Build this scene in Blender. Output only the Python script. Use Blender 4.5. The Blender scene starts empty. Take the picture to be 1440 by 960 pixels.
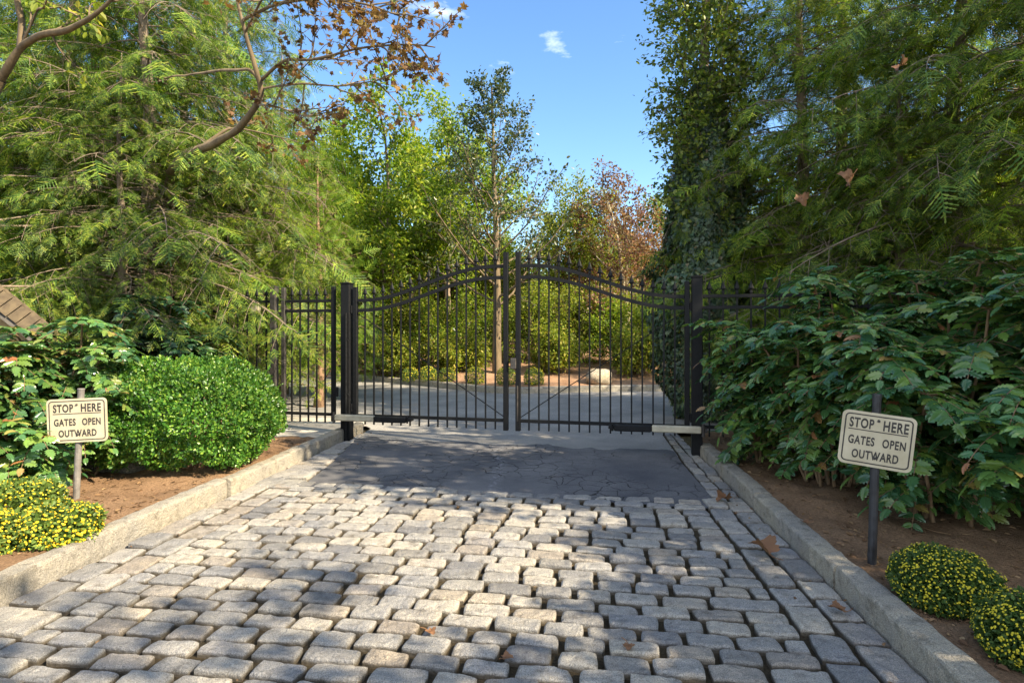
import bpy, math, numpy as np
from mathutils import Vector

SC = bpy.context.scene
COL = SC.collection
PI = math.pi
HC, F = 1.42, 820.0            # eye height (m) and focal length in pixels of a 1440-wide frame
rng = np.random.default_rng(11)


def gp(px, py, z=0.0):         # where a sight line meets the level z
    Y = F * (HC - z) / (py - 465.0)
    return np.array([(px - 720) / F * Y, Y, z])


def dp(px, py, Y):             # a point at distance Y
    return np.array([(px - 720) / F * Y, Y, HC - (py - 465) / F * Y])


def unit(a):
    a = np.asarray(a, float)
    return a / (np.linalg.norm(a, axis=-1, keepdims=True) + 1e-12)


# ------------------------------------------------------------------ noise
def _hash(ix, iy, iz):
    h = (ix * 374761393 + iy * 668265263 + iz * 2147483647 + 1013904223) & 0xFFFFFFFF
    h = ((h ^ (h >> 13)) * 1274126177) & 0xFFFFFFFF
    h = (h ^ (h >> 16)) & 0xFFFFFFFF
    return h / 4294967295.0


def vnoise(p):
    p = np.asarray(p, float)
    i = np.floor(p).astype(np.int64)
    f = p - i
    f = f * f * (3 - 2 * f)
    r = 0
    for dx in (0, 1):
        for dy in (0, 1):
            for dz in (0, 1):
                w = (f[..., 0] if dx else 1 - f[..., 0]) * (f[..., 1] if dy else 1 - f[..., 1]) * (f[..., 2] if dz else 1 - f[..., 2])
                r = r + w * _hash(i[..., 0] + dx, i[..., 1] + dy, i[..., 2] + dz)
    return r * 2 - 1


# ------------------------------------------------------------------ geometry collector
class Geo:
    def __init__(s):
        s.v, s.f, s.n = [], [], 0

    def add(s, v, faces):
        v = np.asarray(v, float).reshape(-1, 3)
        if isinstance(faces, np.ndarray):
            faces = [faces]
        by = {}
        for fa in faces:
            if isinstance(fa, np.ndarray) and fa.ndim == 2:
                s.f.append(fa + s.n)
            else:
                by.setdefault(len(fa), []).append(fa)
        for k in by:
            s.f.append(np.array(by[k]) + s.n)
        s.v.append(v)
        s.n += len(v)

    def box(s, c, size, ax=None, ch=0.0):
        x, y, z = [q / 2.0 for q in size]
        if ch <= 0:
            v = np.array([[sx * x, sy * y, sz * z] for sz in (-1, 1) for sy in (-1, 1) for sx in (-1, 1)])
            f = np.array([[0, 2, 3, 1], [4, 5, 7, 6], [0, 1, 5, 4], [2, 6, 7, 3], [0, 4, 6, 2], [1, 3, 7, 5]])
        else:
            ch = min(ch, x * .9, y * .9, z * .9)
            r = []
            for zz, q in ((-z, ch), (-z + ch, 0), (z - ch, 0), (z, ch)):
                a, b = x - q, y - q
                e = ch if q == 0 else 0
                for (px, py) in ((-a + ch, -b), (a - ch, -b), (a, -b + ch), (a, b - ch), (a - ch, b), (-a + ch, b), (-a, b - ch), (-a, -b + ch)):
                    r.append((px, py, zz))
            v = np.array(r)
            f = []
            for k in range(3):
                for i in range(8):
                    j = (i + 1) % 8
                    f.append([k * 8 + i, k * 8 + j, k * 8 + 8 + j, k * 8 + 8 + i])
            f = [np.array(f), np.array([list(range(7, -1, -1)), list(range(24, 32))])]
        if ax is not None:
            v = v @ np.asarray(ax)
        s.add(v + np.asarray(c), f)

    def tube(s, pts, rad, sides=6, cap=True):
        pts = np.asarray(pts, float)
        n = len(pts)
        rad = np.broadcast_to(np.asarray(rad, float), (n,))
        t = unit(np.gradient(pts, axis=0))
        up = np.array([0, 0, 1.0]) if abs(t[0][2]) < .9 else np.array([1.0, 0, 0])
        a = np.arange(sides) * 2 * PI / sides
        V = np.empty((n, sides, 3))
        x = unit(np.cross(up, t[0]))
        for i in range(n):
            x = unit(x - t[i] * np.dot(x, t[i]))
            y = np.cross(t[i], x)
            V[i] = pts[i] + rad[i] * (np.cos(a)[:, None] * x + np.sin(a)[:, None] * y)
        i = np.arange(n - 1)[:, None] * sides
        j = np.arange(sides)[None, :]
        k = (j + 1) % sides
        f = np.stack([i + j, i + k, i + sides + k, i + sides + j], -1).reshape(-1, 4)
        fs = [f]
        if cap:
            fs.append(np.array([list(range(sides))[::-1], [(n - 1) * sides + q for q in range(sides)]]))
        s.add(V, fs)

    def sticks(s, A, B, ra, rb, sides=3):
        A, B = np.asarray(A, float), np.asarray(B, float)
        N = len(A)
        if N == 0:
            return
        t = unit(B - A)
        up = np.where(np.abs(t[:, 2:3]) < .9, np.array([[0, 0, 1.0]]), np.array([[1.0, 0, 0]]))
        x = unit(np.cross(up, t))
        y = np.cross(t, x)
        a = np.arange(sides) * 2 * PI / sides
        ring = np.cos(a)[None, :, None] * x[:, None] + np.sin(a)[None, :, None] * y[:, None]
        ra = np.broadcast_to(np.asarray(ra, float), (N,))[:, None, None]
        rb = np.broadcast_to(np.asarray(rb, float), (N,))[:, None, None]
        V = np.concatenate([A[:, None] + ra * ring, B[:, None] + rb * ring], 1)
        j = np.arange(sides)
        k = (j + 1) % sides
        f = np.stack([j, k, sides + k, sides + j], -1)[None] + (np.arange(N) * 2 * sides)[:, None, None]
        s.add(V, f.reshape(-1, 4))

    def scatter(s, tv, tf, pos, X, Y, Z, scale):
        N = len(pos)
        if N == 0:
            return
        tv = np.asarray(tv, float)
        k = len(tv)
        sc = np.broadcast_to(np.asarray(scale, float), (N,))[:, None, None]
        V = pos[:, None] + sc * (tv[None, :, 0:1] * X[:, None] + tv[None, :, 1:2] * Y[:, None] + tv[None, :, 2:3] * Z[:, None])
        by = {}
        for fa in tf:
            by.setdefault(len(fa), []).append(fa)
        fs = []
        for q in by.values():
            q = np.array(q)
            fs.append((q[None] + (np.arange(N) * k)[:, None, None]).reshape(-1, q.shape[1]))
        s.add(V, fs)

    def build(s, name, mat, parent=None, org=None, smooth=False):
        me = bpy.data.meshes.new(name)
        V = np.concatenate(s.v)
        if org is not None:
            V = V - np.asarray(org)
        li = np.concatenate([f.ravel() for f in s.f]).astype(np.int32)
        sz = np.concatenate([np.full(len(f), f.shape[1]) for f in s.f])
        st = np.concatenate([[0], np.cumsum(sz)[:-1]]).astype(np.int32)
        me.vertices.add(len(V))
        me.vertices.foreach_set('co', V.astype(np.float32).ravel())
        me.loops.add(len(li))
        me.loops.foreach_set('vertex_index', li)
        me.polygons.add(len(sz))
        me.polygons.foreach_set('loop_start', st)
        if smooth:
            me.polygons.foreach_set('use_smooth', np.ones(len(sz), bool))
        else:
            me.polygons.foreach_set('use_smooth', np.zeros(len(sz), bool))
        me.update(calc_edges=True)
        me.materials.append(mat)
        o = bpy.data.objects.new(name, me)
        COL.objects.link(o)
        if parent is not None:
            o.parent = parent
        return o


def frames(d, up):
    y = unit(d)
    x = np.cross(y, up)
    bad = np.linalg.norm(x, axis=-1) < 1e-3
    if np.any(bad):
        x[bad] = np.cross(y[bad], np.array([1.0, 0.2, 0]))
    x = unit(x)
    return x, y, np.cross(x, y)


def tag(o, label, cat, group=None, kind=None):
    o['label'] = label
    o['category'] = cat
    if group:
        o['group'] = group
    if kind:
        o['kind'] = kind
    return o


def thing(name, label, cat, loc=(0, 0, 0), rz=0.0, group=None):
    o = bpy.data.objects.new(name, None)
    o.empty_display_size = .2
    COL.objects.link(o)
    o.location = [float(q) for q in loc]
    o.rotation_euler = (0, 0, rz)
    return tag(o, label, cat, group)


def struct(o):
    o['kind'] = 'structure'
    return o


def copy_tree(o, parent=None):
    c = o.copy()
    COL.objects.link(c)
    if parent is not None:
        c.parent = parent
    for ch in [q for q in bpy.data.objects if q.parent == o]:
        copy_tree(ch, c)
    return c


def dup(o, label, loc, rz=0.0, scale=1.0, group=None):
    c = copy_tree(o)
    c.location = [float(q) for q in loc]
    c.rotation_euler = (0, 0, rz)
    c.scale = (scale, scale, scale) if np.isscalar(scale) else scale
    c['label'] = label
    if group:
        c['group'] = group
    return c


# ------------------------------------------------------------------ materials
def new_mat(name):
    m = bpy.data.materials.new(name)
    m.use_nodes = True
    nt = m.node_tree
    nt.nodes.clear()
    out = nt.nodes.new('ShaderNodeOutputMaterial')
    p = nt.nodes.new('ShaderNodeBsdfPrincipled')
    nt.links.new(p.outputs[0], out.inputs[0])
    return m, nt, p, out


def nd(nt, typ, **kw):
    n = nt.nodes.new(typ)
    for k, v in kw.items():
        if k.startswith('i_'):
            key = k[2:].replace('_', ' ')
            n.inputs[key].default_value = v
        else:
            setattr(n, k, v)
    return n


def ramp(nt, src, stops, interp='LINEAR'):
    r = nt.nodes.new('ShaderNodeValToRGB')
    r.color_ramp.interpolation = interp
    e = r.color_ramp.elements
    while len(e) < len(stops):
        e.new(.5)
    for i, (p, c) in enumerate(stops):
        e[i].position = p
        e[i].color = (c[0], c[1], c[2], 1) if not np.isscalar(c) else (c, c, c, 1)
    nt.links.new(src, r.inputs[0])
    return r


def mul(nt, a, b, fac=1.0, mode='MULTIPLY'):
    m = nt.nodes.new('ShaderNodeMix')
    m.data_type = 'RGBA'
    m.blend_type = mode
    m.inputs[0].default_value = fac
    for s, q in ((6, a), (7, b)):
        if hasattr(q, 'links') or hasattr(q, 'is_linked'):
            nt.links.new(q, m.inputs[s])
        else:
            m.inputs[s].default_value = (q[0], q[1], q[2], 1)
    return m.outputs[2]


def coord(nt, kind='Object', scale=None):
    tc = nt.nodes.new('ShaderNodeTexCoord')
    if scale is None:
        return tc.outputs[kind]
    mp = nt.nodes.new('ShaderNodeMapping')
    mp.inputs['Scale'].default_value = scale
    nt.links.new(tc.outputs[kind], mp.inputs[0])
    return mp.outputs[0]


def noise(nt, vec, scale, detail=4, rough=.55, dist=0.0):
    n = nd(nt, 'ShaderNodeTexNoise', i_Scale=scale, i_Detail=detail, i_Roughness=rough, i_Distortion=dist)
    nt.links.new(vec, n.inputs['Vector'])
    return n.outputs['Fac']


def bump(nt, p, src, strength=.4, dist=.01):
    b = nd(nt, 'ShaderNodeBump', i_Strength=strength, i_Distance=dist)
    nt.links.new(src, b.inputs['Height'])
    nt.links.new(b.outputs[0], p.inputs['Normal'])
    return b


def leaf_mat(name, stops, rough=.5, spec=.35, trans=.35, tcol=1.5, vary=.6, coat=0.0):
    m, nt, p, out = new_mat(name)
    geo = nt.nodes.new('ShaderNodeNewGeometry')
    r = ramp(nt, geo.outputs['Random Per Island'], stops)
    n = noise(nt, coord(nt), 1.7, 3)
    v = ramp(nt, n, [(.3, 1 - vary * .5), (.7, 1 + vary * .4)])
    c = mul(nt, r.outputs[0], v.outputs[0])
    nt.links.new(c, p.inputs['Base Color'])
    p.inputs['Roughness'].default_value = rough
    p.inputs['Specular IOR Level'].default_value = spec
    if coat:
        p.inputs['Coat Weight'].default_value = coat
        p.inputs['Coat Roughness'].default_value = .25
    if trans > 0:
        t = nt.nodes.new('ShaderNodeBsdfTranslucent')
        tc = mul(nt, c, (tcol, tcol * 1.05, tcol * .6))
        nt.links.new(tc, t.inputs[0])
        mx = nt.nodes.new('ShaderNodeMixShader')
        mx.inputs[0].default_value = trans
        nt.links.new(p.outputs[0], mx.inputs[1])
        nt.links.new(t.outputs[0], mx.inputs[2])
        nt.links.new(mx.outputs[0], out.inputs[0])
    return m


def bark_mat(name, a, b, scale=14):
    m, nt, p, out = new_mat(name)
    n = noise(nt, coord(nt, 'Object', (1, 1, .25)), scale, 6, .65)
    r = ramp(nt, n, [(.3, a), (.7, b)])
    nt.links.new(r.outputs[0], p.inputs['Base Color'])
    p.inputs['Roughness'].default_value = .9
    bump(nt, p, n, .6, .02)
    return m


def plain_mat(name, a, b, rough=.5, metal=0.0, scale=20, bstr=.1, spec=.4):
    m, nt, p, out = new_mat(name)
    n = noise(nt, coord(nt), scale, 5, .6)
    r = ramp(nt, n, [(.35, a), (.65, b)])
    nt.links.new(r.outputs[0], p.inputs['Base Color'])
    rr = ramp(nt, n, [(.3, max(0, rough - .12)), (.7, min(1, rough + .12))])
    nt.links.new(rr.outputs[0], p.inputs['Roughness'])
    p.inputs['Metallic'].default_value = metal
    p.inputs['Specular IOR Level'].default_value = spec
    if bstr:
        bump(nt, p, n, bstr, .004)
    return m


def granite_mat(name, stops, speck=150, soil=False):
    m, nt, p, out = new_mat(name)
    geo = nt.nodes.new('ShaderNodeNewGeometry')
    r = ramp(nt, geo.outputs['Random Per Island'], stops)
    oc = coord(nt)
    n1 = noise(nt, oc, speck, 3, .7)
    s1 = ramp(nt, n1, [(.36, .5), (.5, 1.0), (.64, 1.35)])
    n2 = noise(nt, oc, 14, 6, .65)
    s2 = ramp(nt, n2, [(.30, (.60, .57, .52)), (.46, (1, .99, .97)), (.72, (1.18, 1.15, 1.08))])
    n3 = noise(nt, oc, 2.2, 4, .6)
    s3 = ramp(nt, n3, [(.35, (.85, .86, .9)), (.65, (1.08, 1.04, .96))])
    c = mul(nt, mul(nt, mul(nt, r.outputs[0], s1.outputs[0]), s2.outputs[0]), s3.outputs[0])
    if soil:                                          # earth from the joints clings to the lower sides
        sx = nt.nodes.new('ShaderNodeSeparateXYZ')
        nt.links.new(oc, sx.inputs[0])
        ma = nd(nt, 'ShaderNodeMath', operation='MULTIPLY_ADD')
        nt.links.new(n2, ma.inputs[0])
        ma.inputs[1].default_value = .016
        nt.links.new(sx.outputs[2], ma.inputs[2])
        mr = nd(nt, 'ShaderNodeMapRange')
        nt.links.new(ma.outputs[0], mr.inputs[0])
        mr.inputs[1].default_value = -.016
        mr.inputs[2].default_value = -.002
        mr.inputs[3].default_value = .85
        mr.inputs[4].default_value = 0.0
        mxs = nt.nodes.new('ShaderNodeMix')
        mxs.data_type = 'RGBA'
        nt.links.new(mr.outputs[0], mxs.inputs[0])
        nt.links.new(c, mxs.inputs[6])
        mxs.inputs[7].default_value = (.085, .066, .04, 1)
        c = mxs.outputs[2]
    nt.links.new(c, p.inputs['Base Color'])
    p.inputs['Roughness'].default_value = .75
    p.inputs['Specular IOR Level'].default_value = .35
    ad = nd(nt, 'ShaderNodeMath', operation='ADD')
    nb = noise(nt, oc, 55, 8, .7)
    nt.links.new(nb, ad.inputs[0])
    nt.links.new(n2, ad.inputs[1])
    bump(nt, p, ad.outputs[0], 1.0, .02)
    return m


def soil_mat(name, a, b, c3, fine=60):
    m, nt, p, out = new_mat(name)
    oc = coord(nt)
    n1 = noise(nt, oc, 1.6, 6, .65)
    n2 = noise(nt, oc, fine, 6, .75)
    r = ramp(nt, n1, [(.3, a), (.7, b)])
    r2 = ramp(nt, n2, [(.3, .5), (.5, 1.0), (.68, 1.4)])
    vo = nd(nt, 'ShaderNodeTexVoronoi', i_Scale=38.0)
    nt.links.new(oc, vo.inputs['Vector'])
    r3 = ramp(nt, vo.outputs['Distance'], [(.0, c3), (.22, (1, 1, 1))])
    c = mul(nt, mul(nt, r.outputs[0], r2.outputs[0]), r3.outputs[0], .6)
    nt.links.new(c, p.inputs['Base Color'])
    p.inputs['Roughness'].default_value = 1
    p.inputs['Specular IOR Level'].default_value = .1
    bump(nt, p, n2, .9, .028)
    return m


def asphalt_mat(name, a, b, crack=True, worn=None):
    m, nt, p, out = new_mat(name)
    oc = coord(nt)
    n1 = noise(nt, oc, 1.3, 5, .6)
    r = ramp(nt, n1, [(.3, a), (.7, b)])
    n2 = noise(nt, oc, 170, 3, .8)
    r2 = ramp(nt, n2, [(.3, .55), (.5, 1), (.7, 1.7)])
    c = mul(nt, r.outputs[0], r2.outputs[0])
    h = n2
    if crack:
        nz = nd(nt, 'ShaderNodeTexNoise', i_Scale=5.0, i_Detail=4.0)
        nt.links.new(oc, nz.inputs['Vector'])
        mx = nt.nodes.new('ShaderNodeMix')
        mx.data_type = 'RGBA'
        mx.inputs[0].default_value = .13
        nt.links.new(oc, mx.inputs[6])
        nt.links.new(nz.outputs['Color'], mx.inputs[7])
        vo = nd(nt, 'ShaderNodeTexVoronoi', feature='DISTANCE_TO_EDGE', i_Scale=6.3)
        nt.links.new(mx.outputs[2], vo.inputs['Vector'])
        cr = ramp(nt, vo.outputs['Distance'], [(.010, 1.0), (.026, 0.0)])
        pn = ramp(nt, noise(nt, oc, 1.05, 2), [(.43, 0.0), (.53, 1.0)])
        cm = mul(nt, cr.outputs[0], pn.outputs[0])
        inv = ramp(nt, cm, [(0, 1.0), (1, .12)])
        c = mul(nt, c, inv.outputs[0])
        bump(nt, p, inv.outputs[0], .5, .02)
    else:
        bump(nt, p, n2, .35, .008)
    if worn:
        sx = nt.nodes.new('ShaderNodeSeparateXYZ')
        nt.links.new(oc, sx.inputs[0])
        dn = noise(nt, oc, 2.3, 4)
        ma = nd(nt, 'ShaderNodeMath', operation='MULTIPLY_ADD')
        nt.links.new(dn, ma.inputs[0])
        ma.inputs[1].default_value = .45
        nt.links.new(sx.outputs[0], ma.inputs[2])
        wr = ramp(nt, ma.outputs[0], [(.0, 0.0), (.06, 1.0), (.16, 0.0)])
        sp = ramp(nt, noise(nt, oc, 28, 5, .8), [(.5, 0.0), (.6, 1.0)])
        wm = mul(nt, wr.outputs[0], sp.outputs[0])
        mx = nt.nodes.new('ShaderNodeMix')
        mx.data_type = 'RGBA'
        nt.links.new(wm, mx.inputs[0])
        nt.links.new(c, mx.inputs[6])
        mx.inputs[7].default_value = (*worn, 1)
        c = mx.outputs[2]
    nt.links.new(c, p.inputs['Base Color'])
    p.inputs['Roughness'].default_value = .82
    p.inputs['Specular IOR Level'].default_value = .3
    return m


M = {}
M['sett'] = granite_mat('granite_setts', [(0, (.19, .19, .192)), (.3, (.28, .278, .272)), (.55, (.345, .338, .322)), (.8, (.40, .378, .338)), (.93, (.30, .268, .23)), (1, (.29, .292, .295))], 210, True)
M['kerb'] = granite_mat('granite_kerb', [(0, (.32, .30, .26)), (1, (.37, .345, .29))], 200)
M['joint'] = soil_mat('joint_sand', (.045, .036, .022), (.10, .078, .048), (.6, .55, .5), 90)
M['soil'] = soil_mat('bed_soil', (.19, .115, .066), (.32, .205, .12), (.55, .5, .45))
M['mulch'] = soil_mat('mulch', (.24, .14, .085), (.40, .26, .165), (.6, .5, .45), 35)
M['floor'] = soil_mat('woodland_floor', (.07, .06, .035), (.15, .12, .06), (.6, .6, .5), 20)
M['asph_new'] = asphalt_mat('sealed_asphalt', (.06, .061, .068), (.15, .146, .145), True, (.24, .24, .25))
M['asph_old'] = asphalt_mat('old_asphalt', (.19, .185, .175), (.32, .305, .28), False)
M['slab'] = plain_mat('path_concrete', (.36, .33, .28), (.46, .43, .37), .85, 0, 9, .25)
M['black'] = plain_mat('black_iron_paint', (.005, .0055, .006), (.011, .0115, .0125), .55, 0, 35, .12, .18)
M['bronze'] = plain_mat('weathered_iron_paint', (.022, .020, .018), (.06, .052, .045), .5, 0, 12, .15, .5)
M['pale_housing'] = plain_mat('pale_housing_paint', (.33, .30, .22), (.46, .42, .31), .5, 0, 10, .1)
M['steel'] = plain_mat('galvanised_steel', (.45, .45, .45), (.6, .6, .6), .35, 1.0, 30, .1)
M['sign'] = plain_mat('faded_sign_white', (.39, .34, .225), (.49, .435, .31), .55, 0, 7, .05)
M['ink'] = plain_mat('sign_black', (.02, .018, .016), (.05, .045, .04), .5, 0, 30, 0)
M['post_grey'] = plain_mat('grey_sign_pole', (.12, .11, .10), (.22, .205, .185), .6, 0, 16, .2)
M['post_black'] = plain_mat('black_sign_pole', (.016, .017, .019), (.035, .036, .04), .5, 0, 16, .2)
M['bark'] = bark_mat('grey_brown_bark', (.10, .075, .05), (.27, .21, .15))
M['bark_red'] = bark_mat('red_brown_bark', (.14, .08, .045), (.36, .23, .14))
M['bark_pale'] = bark_mat('pale_bark', (.26, .22, .14), (.46, .40, .27), 8)
M['bark_limb'] = bark_mat('olive_limb_bark', (.07, .05, .028), (.21, .155, .085), 10)
M['cane'] = bark_mat('tan_cane', (.11, .07, .035), (.26, .17, .09), 25)
M['hem_a'] = leaf_mat('hemlock_green', vary=1.1, stops= [(0, (.038, .08, .012)), (.3, (.092, .162, .016)), (.65, (.19, .27, .024)), (1, (.33, .35, .04))], rough=.55, spec=.3, trans=.42)
M['hem_b'] = leaf_mat('hemlock_dark_green', vary=1.1, stops= [(0, (.028, .066, .016)), (.35, (.07, .135, .018)), (.75, (.155, .23, .026)), (1, (.28, .30, .042))], rough=.55, spec=.3, trans=.30)
M['arb'] = leaf_mat('bright_cedar_green', [(0, (.08, .16, .015)), (.5, (.14, .24, .02)), (1, (.22, .30, .03))], .55, .3, .42)
M['green_bright'] = leaf_mat('bright_leaf_green', [(0, (.08, .15, .013)), (.45, (.16, .24, .02)), (.8, (.26, .32, .028)), (1, (.38, .37, .05))], .5, .35, .45)
M['green_yellow'] = leaf_mat('yellow_green_leaf', [(0, (.10, .15, .015)), (.5, (.19, .24, .025)), (.85, (.30, .31, .04)), (1, (.42, .34, .07))], .5, .35, .45)
M['green_holly'] = leaf_mat('dark_holly_leaf', [(0, (.025, .05, .022)), (.6, (.06, .09, .03)), (1, (.14, .15, .06))], .4, .5, .25)
M['red_leaf'] = leaf_mat('russet_leaf', [(0, (.10, .05, .045)), (.5, (.20, .095, .06)), (.8, (.29, .16, .075)), (1, (.27, .22, .09))], .5, .3, .4)
M['brown_leaf'] = leaf_mat('dry_brown_leaf', [(0, (.10, .05, .025)), (.55, (.19, .10, .04)), (.85, (.28, .18, .06)), (1, (.16, .19, .05))], .6, .3, .35)
M['loose'] = leaf_mat('loose_leaf', [(0, (.05, .09, .02)), (.6, (.13, .18, .03)), (1, (.26, .28, .05))], .45, .4, .35)
M['ivy'] = leaf_mat('ivy_leaf', [(0, (.026, .058, .034)), (.6, (.06, .105, .05)), (.9, (.12, .165, .065)), (1, (.16, .10, .05))], .38, .5, .15)
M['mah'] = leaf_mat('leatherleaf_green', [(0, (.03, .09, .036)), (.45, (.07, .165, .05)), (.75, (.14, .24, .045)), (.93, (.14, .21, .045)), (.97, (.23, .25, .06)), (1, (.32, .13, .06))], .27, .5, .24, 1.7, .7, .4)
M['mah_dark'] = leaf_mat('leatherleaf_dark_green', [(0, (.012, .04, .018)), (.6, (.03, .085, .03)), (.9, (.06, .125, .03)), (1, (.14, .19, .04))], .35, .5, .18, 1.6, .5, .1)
M['box'] = leaf_mat('boxwood_leaf', [(0, (.025, .085, .012)), (.45, (.06, .17, .02)), (.8, (.13, .26, .03)), (1, (.24, .35, .05))], .35, .5, .3)
M['mum'] = leaf_mat('mum_leaf', [(0, (.07, .13, .025)), (1, (.17, .24, .05))], .5, .3, .3)
M['mum_dark'] = leaf_mat('mum_dark_leaf', [(0, (.04, .085, .02)), (1, (.10, .16, .035))], .5, .3, .3)
M['shrub'] = leaf_mat('azalea_leaf', [(0, (.08, .13, .015)), (.5, (.18, .235, .022)), (1, (.30, .31, .04))], .5, .3, .4)
M['yellow'] = leaf_mat('yellow_blossom', [(0, (.62, .42, .02)), (.6, (.78, .58, .03)), (1, (.70, .62, .08))], .6, .2, .25, 1.0, .3)
M['bud'] = leaf_mat('greenish_yellow_bud', [(0, (.50, .44, .03)), (1, (.66, .55, .04))], .6, .2, .2, 1.0, .3)
M['litter'] = leaf_mat('litter_leaf', [(0, (.10, .055, .03)), (.6, (.22, .13, .065)), (1, (.34, .23, .12))], .8, .2, .1)
M['dead'] = leaf_mat('fallen_leaf', [(0, (.19, .09, .045)), (1, (.24, .125, .06))], .6, .3, .2, 1.2, .8)
M['stone'] = granite_mat('boulder_stone', [(0, (.42, .37, .28)), (1, (.46, .41, .32))], 60)
M['stone_dark'] = granite_mat('dark_boulder_stone', [(0, (.14, .13, .11)), (1, (.17, .16, .13))], 60)
M['wall_house'] = plain_mat('house_stucco', (.46, .38, .28), (.56, .48, .36), .9, 0, 6, .3)
M['roof_dark'] = plain_mat('house_roof_slate', (.06, .055, .05), (.12, .11, .10), .8, 0, 10, .3)
M['siding'] = plain_mat('tan_cedar_siding', (.40, .27, .13), (.54, .39, .21), .75, 0, 8, .2)
M['shingle'] = plain_mat('brown_cedar_shingle', (.075, .055, .035), (.15, .115, .07), .85, 0, 14, .3)
M['glass'] = plain_mat('dark_window_glass', (.03, .035, .04), (.05, .055, .06), .1, 0, 5, 0)

# ------------------------------------------------------------------ camera, sun, sky
cam = bpy.data.cameras.new('camera')
co = bpy.data.objects.new('camera', cam)
COL.objects.link(co)
co.location = (0, 0, HC)
co.rotation_euler = (PI / 2, 0, 0)
cam.sensor_width = 36
cam.lens = 36 * F / 1440
cam.shift_y = -15 / 1440
cam.clip_end = 500
cam.clip_start = .05
SC.camera = co

SUN_EL, SUN_AZ = math.radians(38), math.radians(118)     # azimuth from +Y towards +X
sd = Vector((math.sin(SUN_AZ) * math.cos(SUN_EL), math.cos(SUN_AZ) * math.cos(SUN_EL), math.sin(SUN_EL)))
sl = bpy.data.lights.new('sun', 'SUN')
sl.energy = 5.0
sl.angle = math.radians(.5)
sl.color = (1, .85, .62)
so = bpy.data.objects.new('sun', sl)
COL.objects.link(so)
so.rotation_euler = sd.to_track_quat('Z', 'Y').to_euler()

w = bpy.data.worlds.new('World')
SC.world = w
w.use_nodes = True
nt = w.node_tree
nt.nodes.clear()
wo = nt.nodes.new('ShaderNodeOutputWorld')
bg = nt.nodes.new('ShaderNodeBackground')
sky = nt.nodes.new('ShaderNodeTexSky')
sky.sky_type = 'NISHITA'
sky.sun_disc = False
sky.sun_elevation = SUN_EL
sky.sun_rotation = SUN_AZ
sky.ozone_density = 2.5
sky.air_density = 1.0
sky.dust_density = .3
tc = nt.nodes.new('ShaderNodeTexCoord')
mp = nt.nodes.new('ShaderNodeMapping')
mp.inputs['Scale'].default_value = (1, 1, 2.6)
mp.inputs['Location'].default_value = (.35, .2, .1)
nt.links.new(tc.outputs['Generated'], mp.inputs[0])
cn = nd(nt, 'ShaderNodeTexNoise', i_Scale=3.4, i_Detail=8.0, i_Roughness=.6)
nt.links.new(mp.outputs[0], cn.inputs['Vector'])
sxyz = nt.nodes.new('ShaderNodeSeparateXYZ')      # unseen cloud bank added behind the viewer to give white fill light
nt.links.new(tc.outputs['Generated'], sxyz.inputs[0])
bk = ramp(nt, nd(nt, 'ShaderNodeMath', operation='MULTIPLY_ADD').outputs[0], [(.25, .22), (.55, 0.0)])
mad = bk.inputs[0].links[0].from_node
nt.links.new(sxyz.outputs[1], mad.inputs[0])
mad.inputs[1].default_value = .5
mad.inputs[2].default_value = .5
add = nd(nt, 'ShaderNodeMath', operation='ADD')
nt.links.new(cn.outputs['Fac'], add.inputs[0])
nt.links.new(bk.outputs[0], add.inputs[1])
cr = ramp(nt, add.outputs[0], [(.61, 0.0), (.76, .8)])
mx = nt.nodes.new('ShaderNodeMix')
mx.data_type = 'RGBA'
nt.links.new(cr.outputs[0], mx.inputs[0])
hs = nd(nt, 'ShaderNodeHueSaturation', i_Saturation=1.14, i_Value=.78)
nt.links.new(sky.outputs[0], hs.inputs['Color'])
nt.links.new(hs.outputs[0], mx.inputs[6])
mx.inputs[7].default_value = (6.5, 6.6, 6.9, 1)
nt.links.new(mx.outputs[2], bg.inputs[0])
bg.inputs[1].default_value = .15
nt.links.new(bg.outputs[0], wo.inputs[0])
SC.view_settings.view_transform = 'Standard'
SC.view_settings.look = 'None'
SC.view_settings.exposure = 1.5
SC.view_settings.gamma = 1
SC.render.engine = 'CYCLES'
SC.cycles.max_bounces = 6
SC.cycles.diffuse_bounces = 3
SC.cycles.transmission_bounces = 3
SC.cycles.use_denoising = True

# ------------------------------------------------------------------ the drive: frame along the road
A6 = math.radians(6)
U = np.array([math.sin(A6), math.cos(A6), 0])       # along the drive
V_ = np.array([math.cos(A6), -math.sin(A6), 0])     # to its right
TL, TR = -2.957, 1.438                              # inner faces of the kerbs


def st(s, t, z=0.0):
    return s * U + t * V_ + np.array([0, 0, z])


def st_arr(s, t, z):
    s, t, z = np.broadcast_arrays(np.asarray(s, float), np.asarray(t, float), np.asarray(z, float))
    return s[..., None] * U + t[..., None] * V_ + z[..., None] * np.array([0, 0, 1.0])


def grid_sheet(P):
    n, m = P.shape[:2]
    i = np.arange(n - 1)[:, None] * m
    j = np.arange(m - 1)[None, :]
    return np.stack([i + j, i + j + 1, i + m + j + 1, i + m + j], -1).reshape(-1, 4)


g = Geo()
g.add([(-150, -60, -.075), (150, -60, -.075), (150, 240, -.075), (-150, 240, -.075)], np.array([[0, 1, 2, 3]]))
struct(g.build('ground', M['floor']))

# joint bed under the setts
g = Geo()
s_, t_ = np.linspace(-3, 9.2, 120), np.linspace(TL - .02, TR + .02, 50)
P = st_arr(s_[:, None], t_[None, :], 0.0)
P[..., 2] = -.034 + .007 * vnoise(P * 9)
g.add(P, grid_sheet(P))
struct(g.build('paving_bed', M['joint'], smooth=True))

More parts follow.
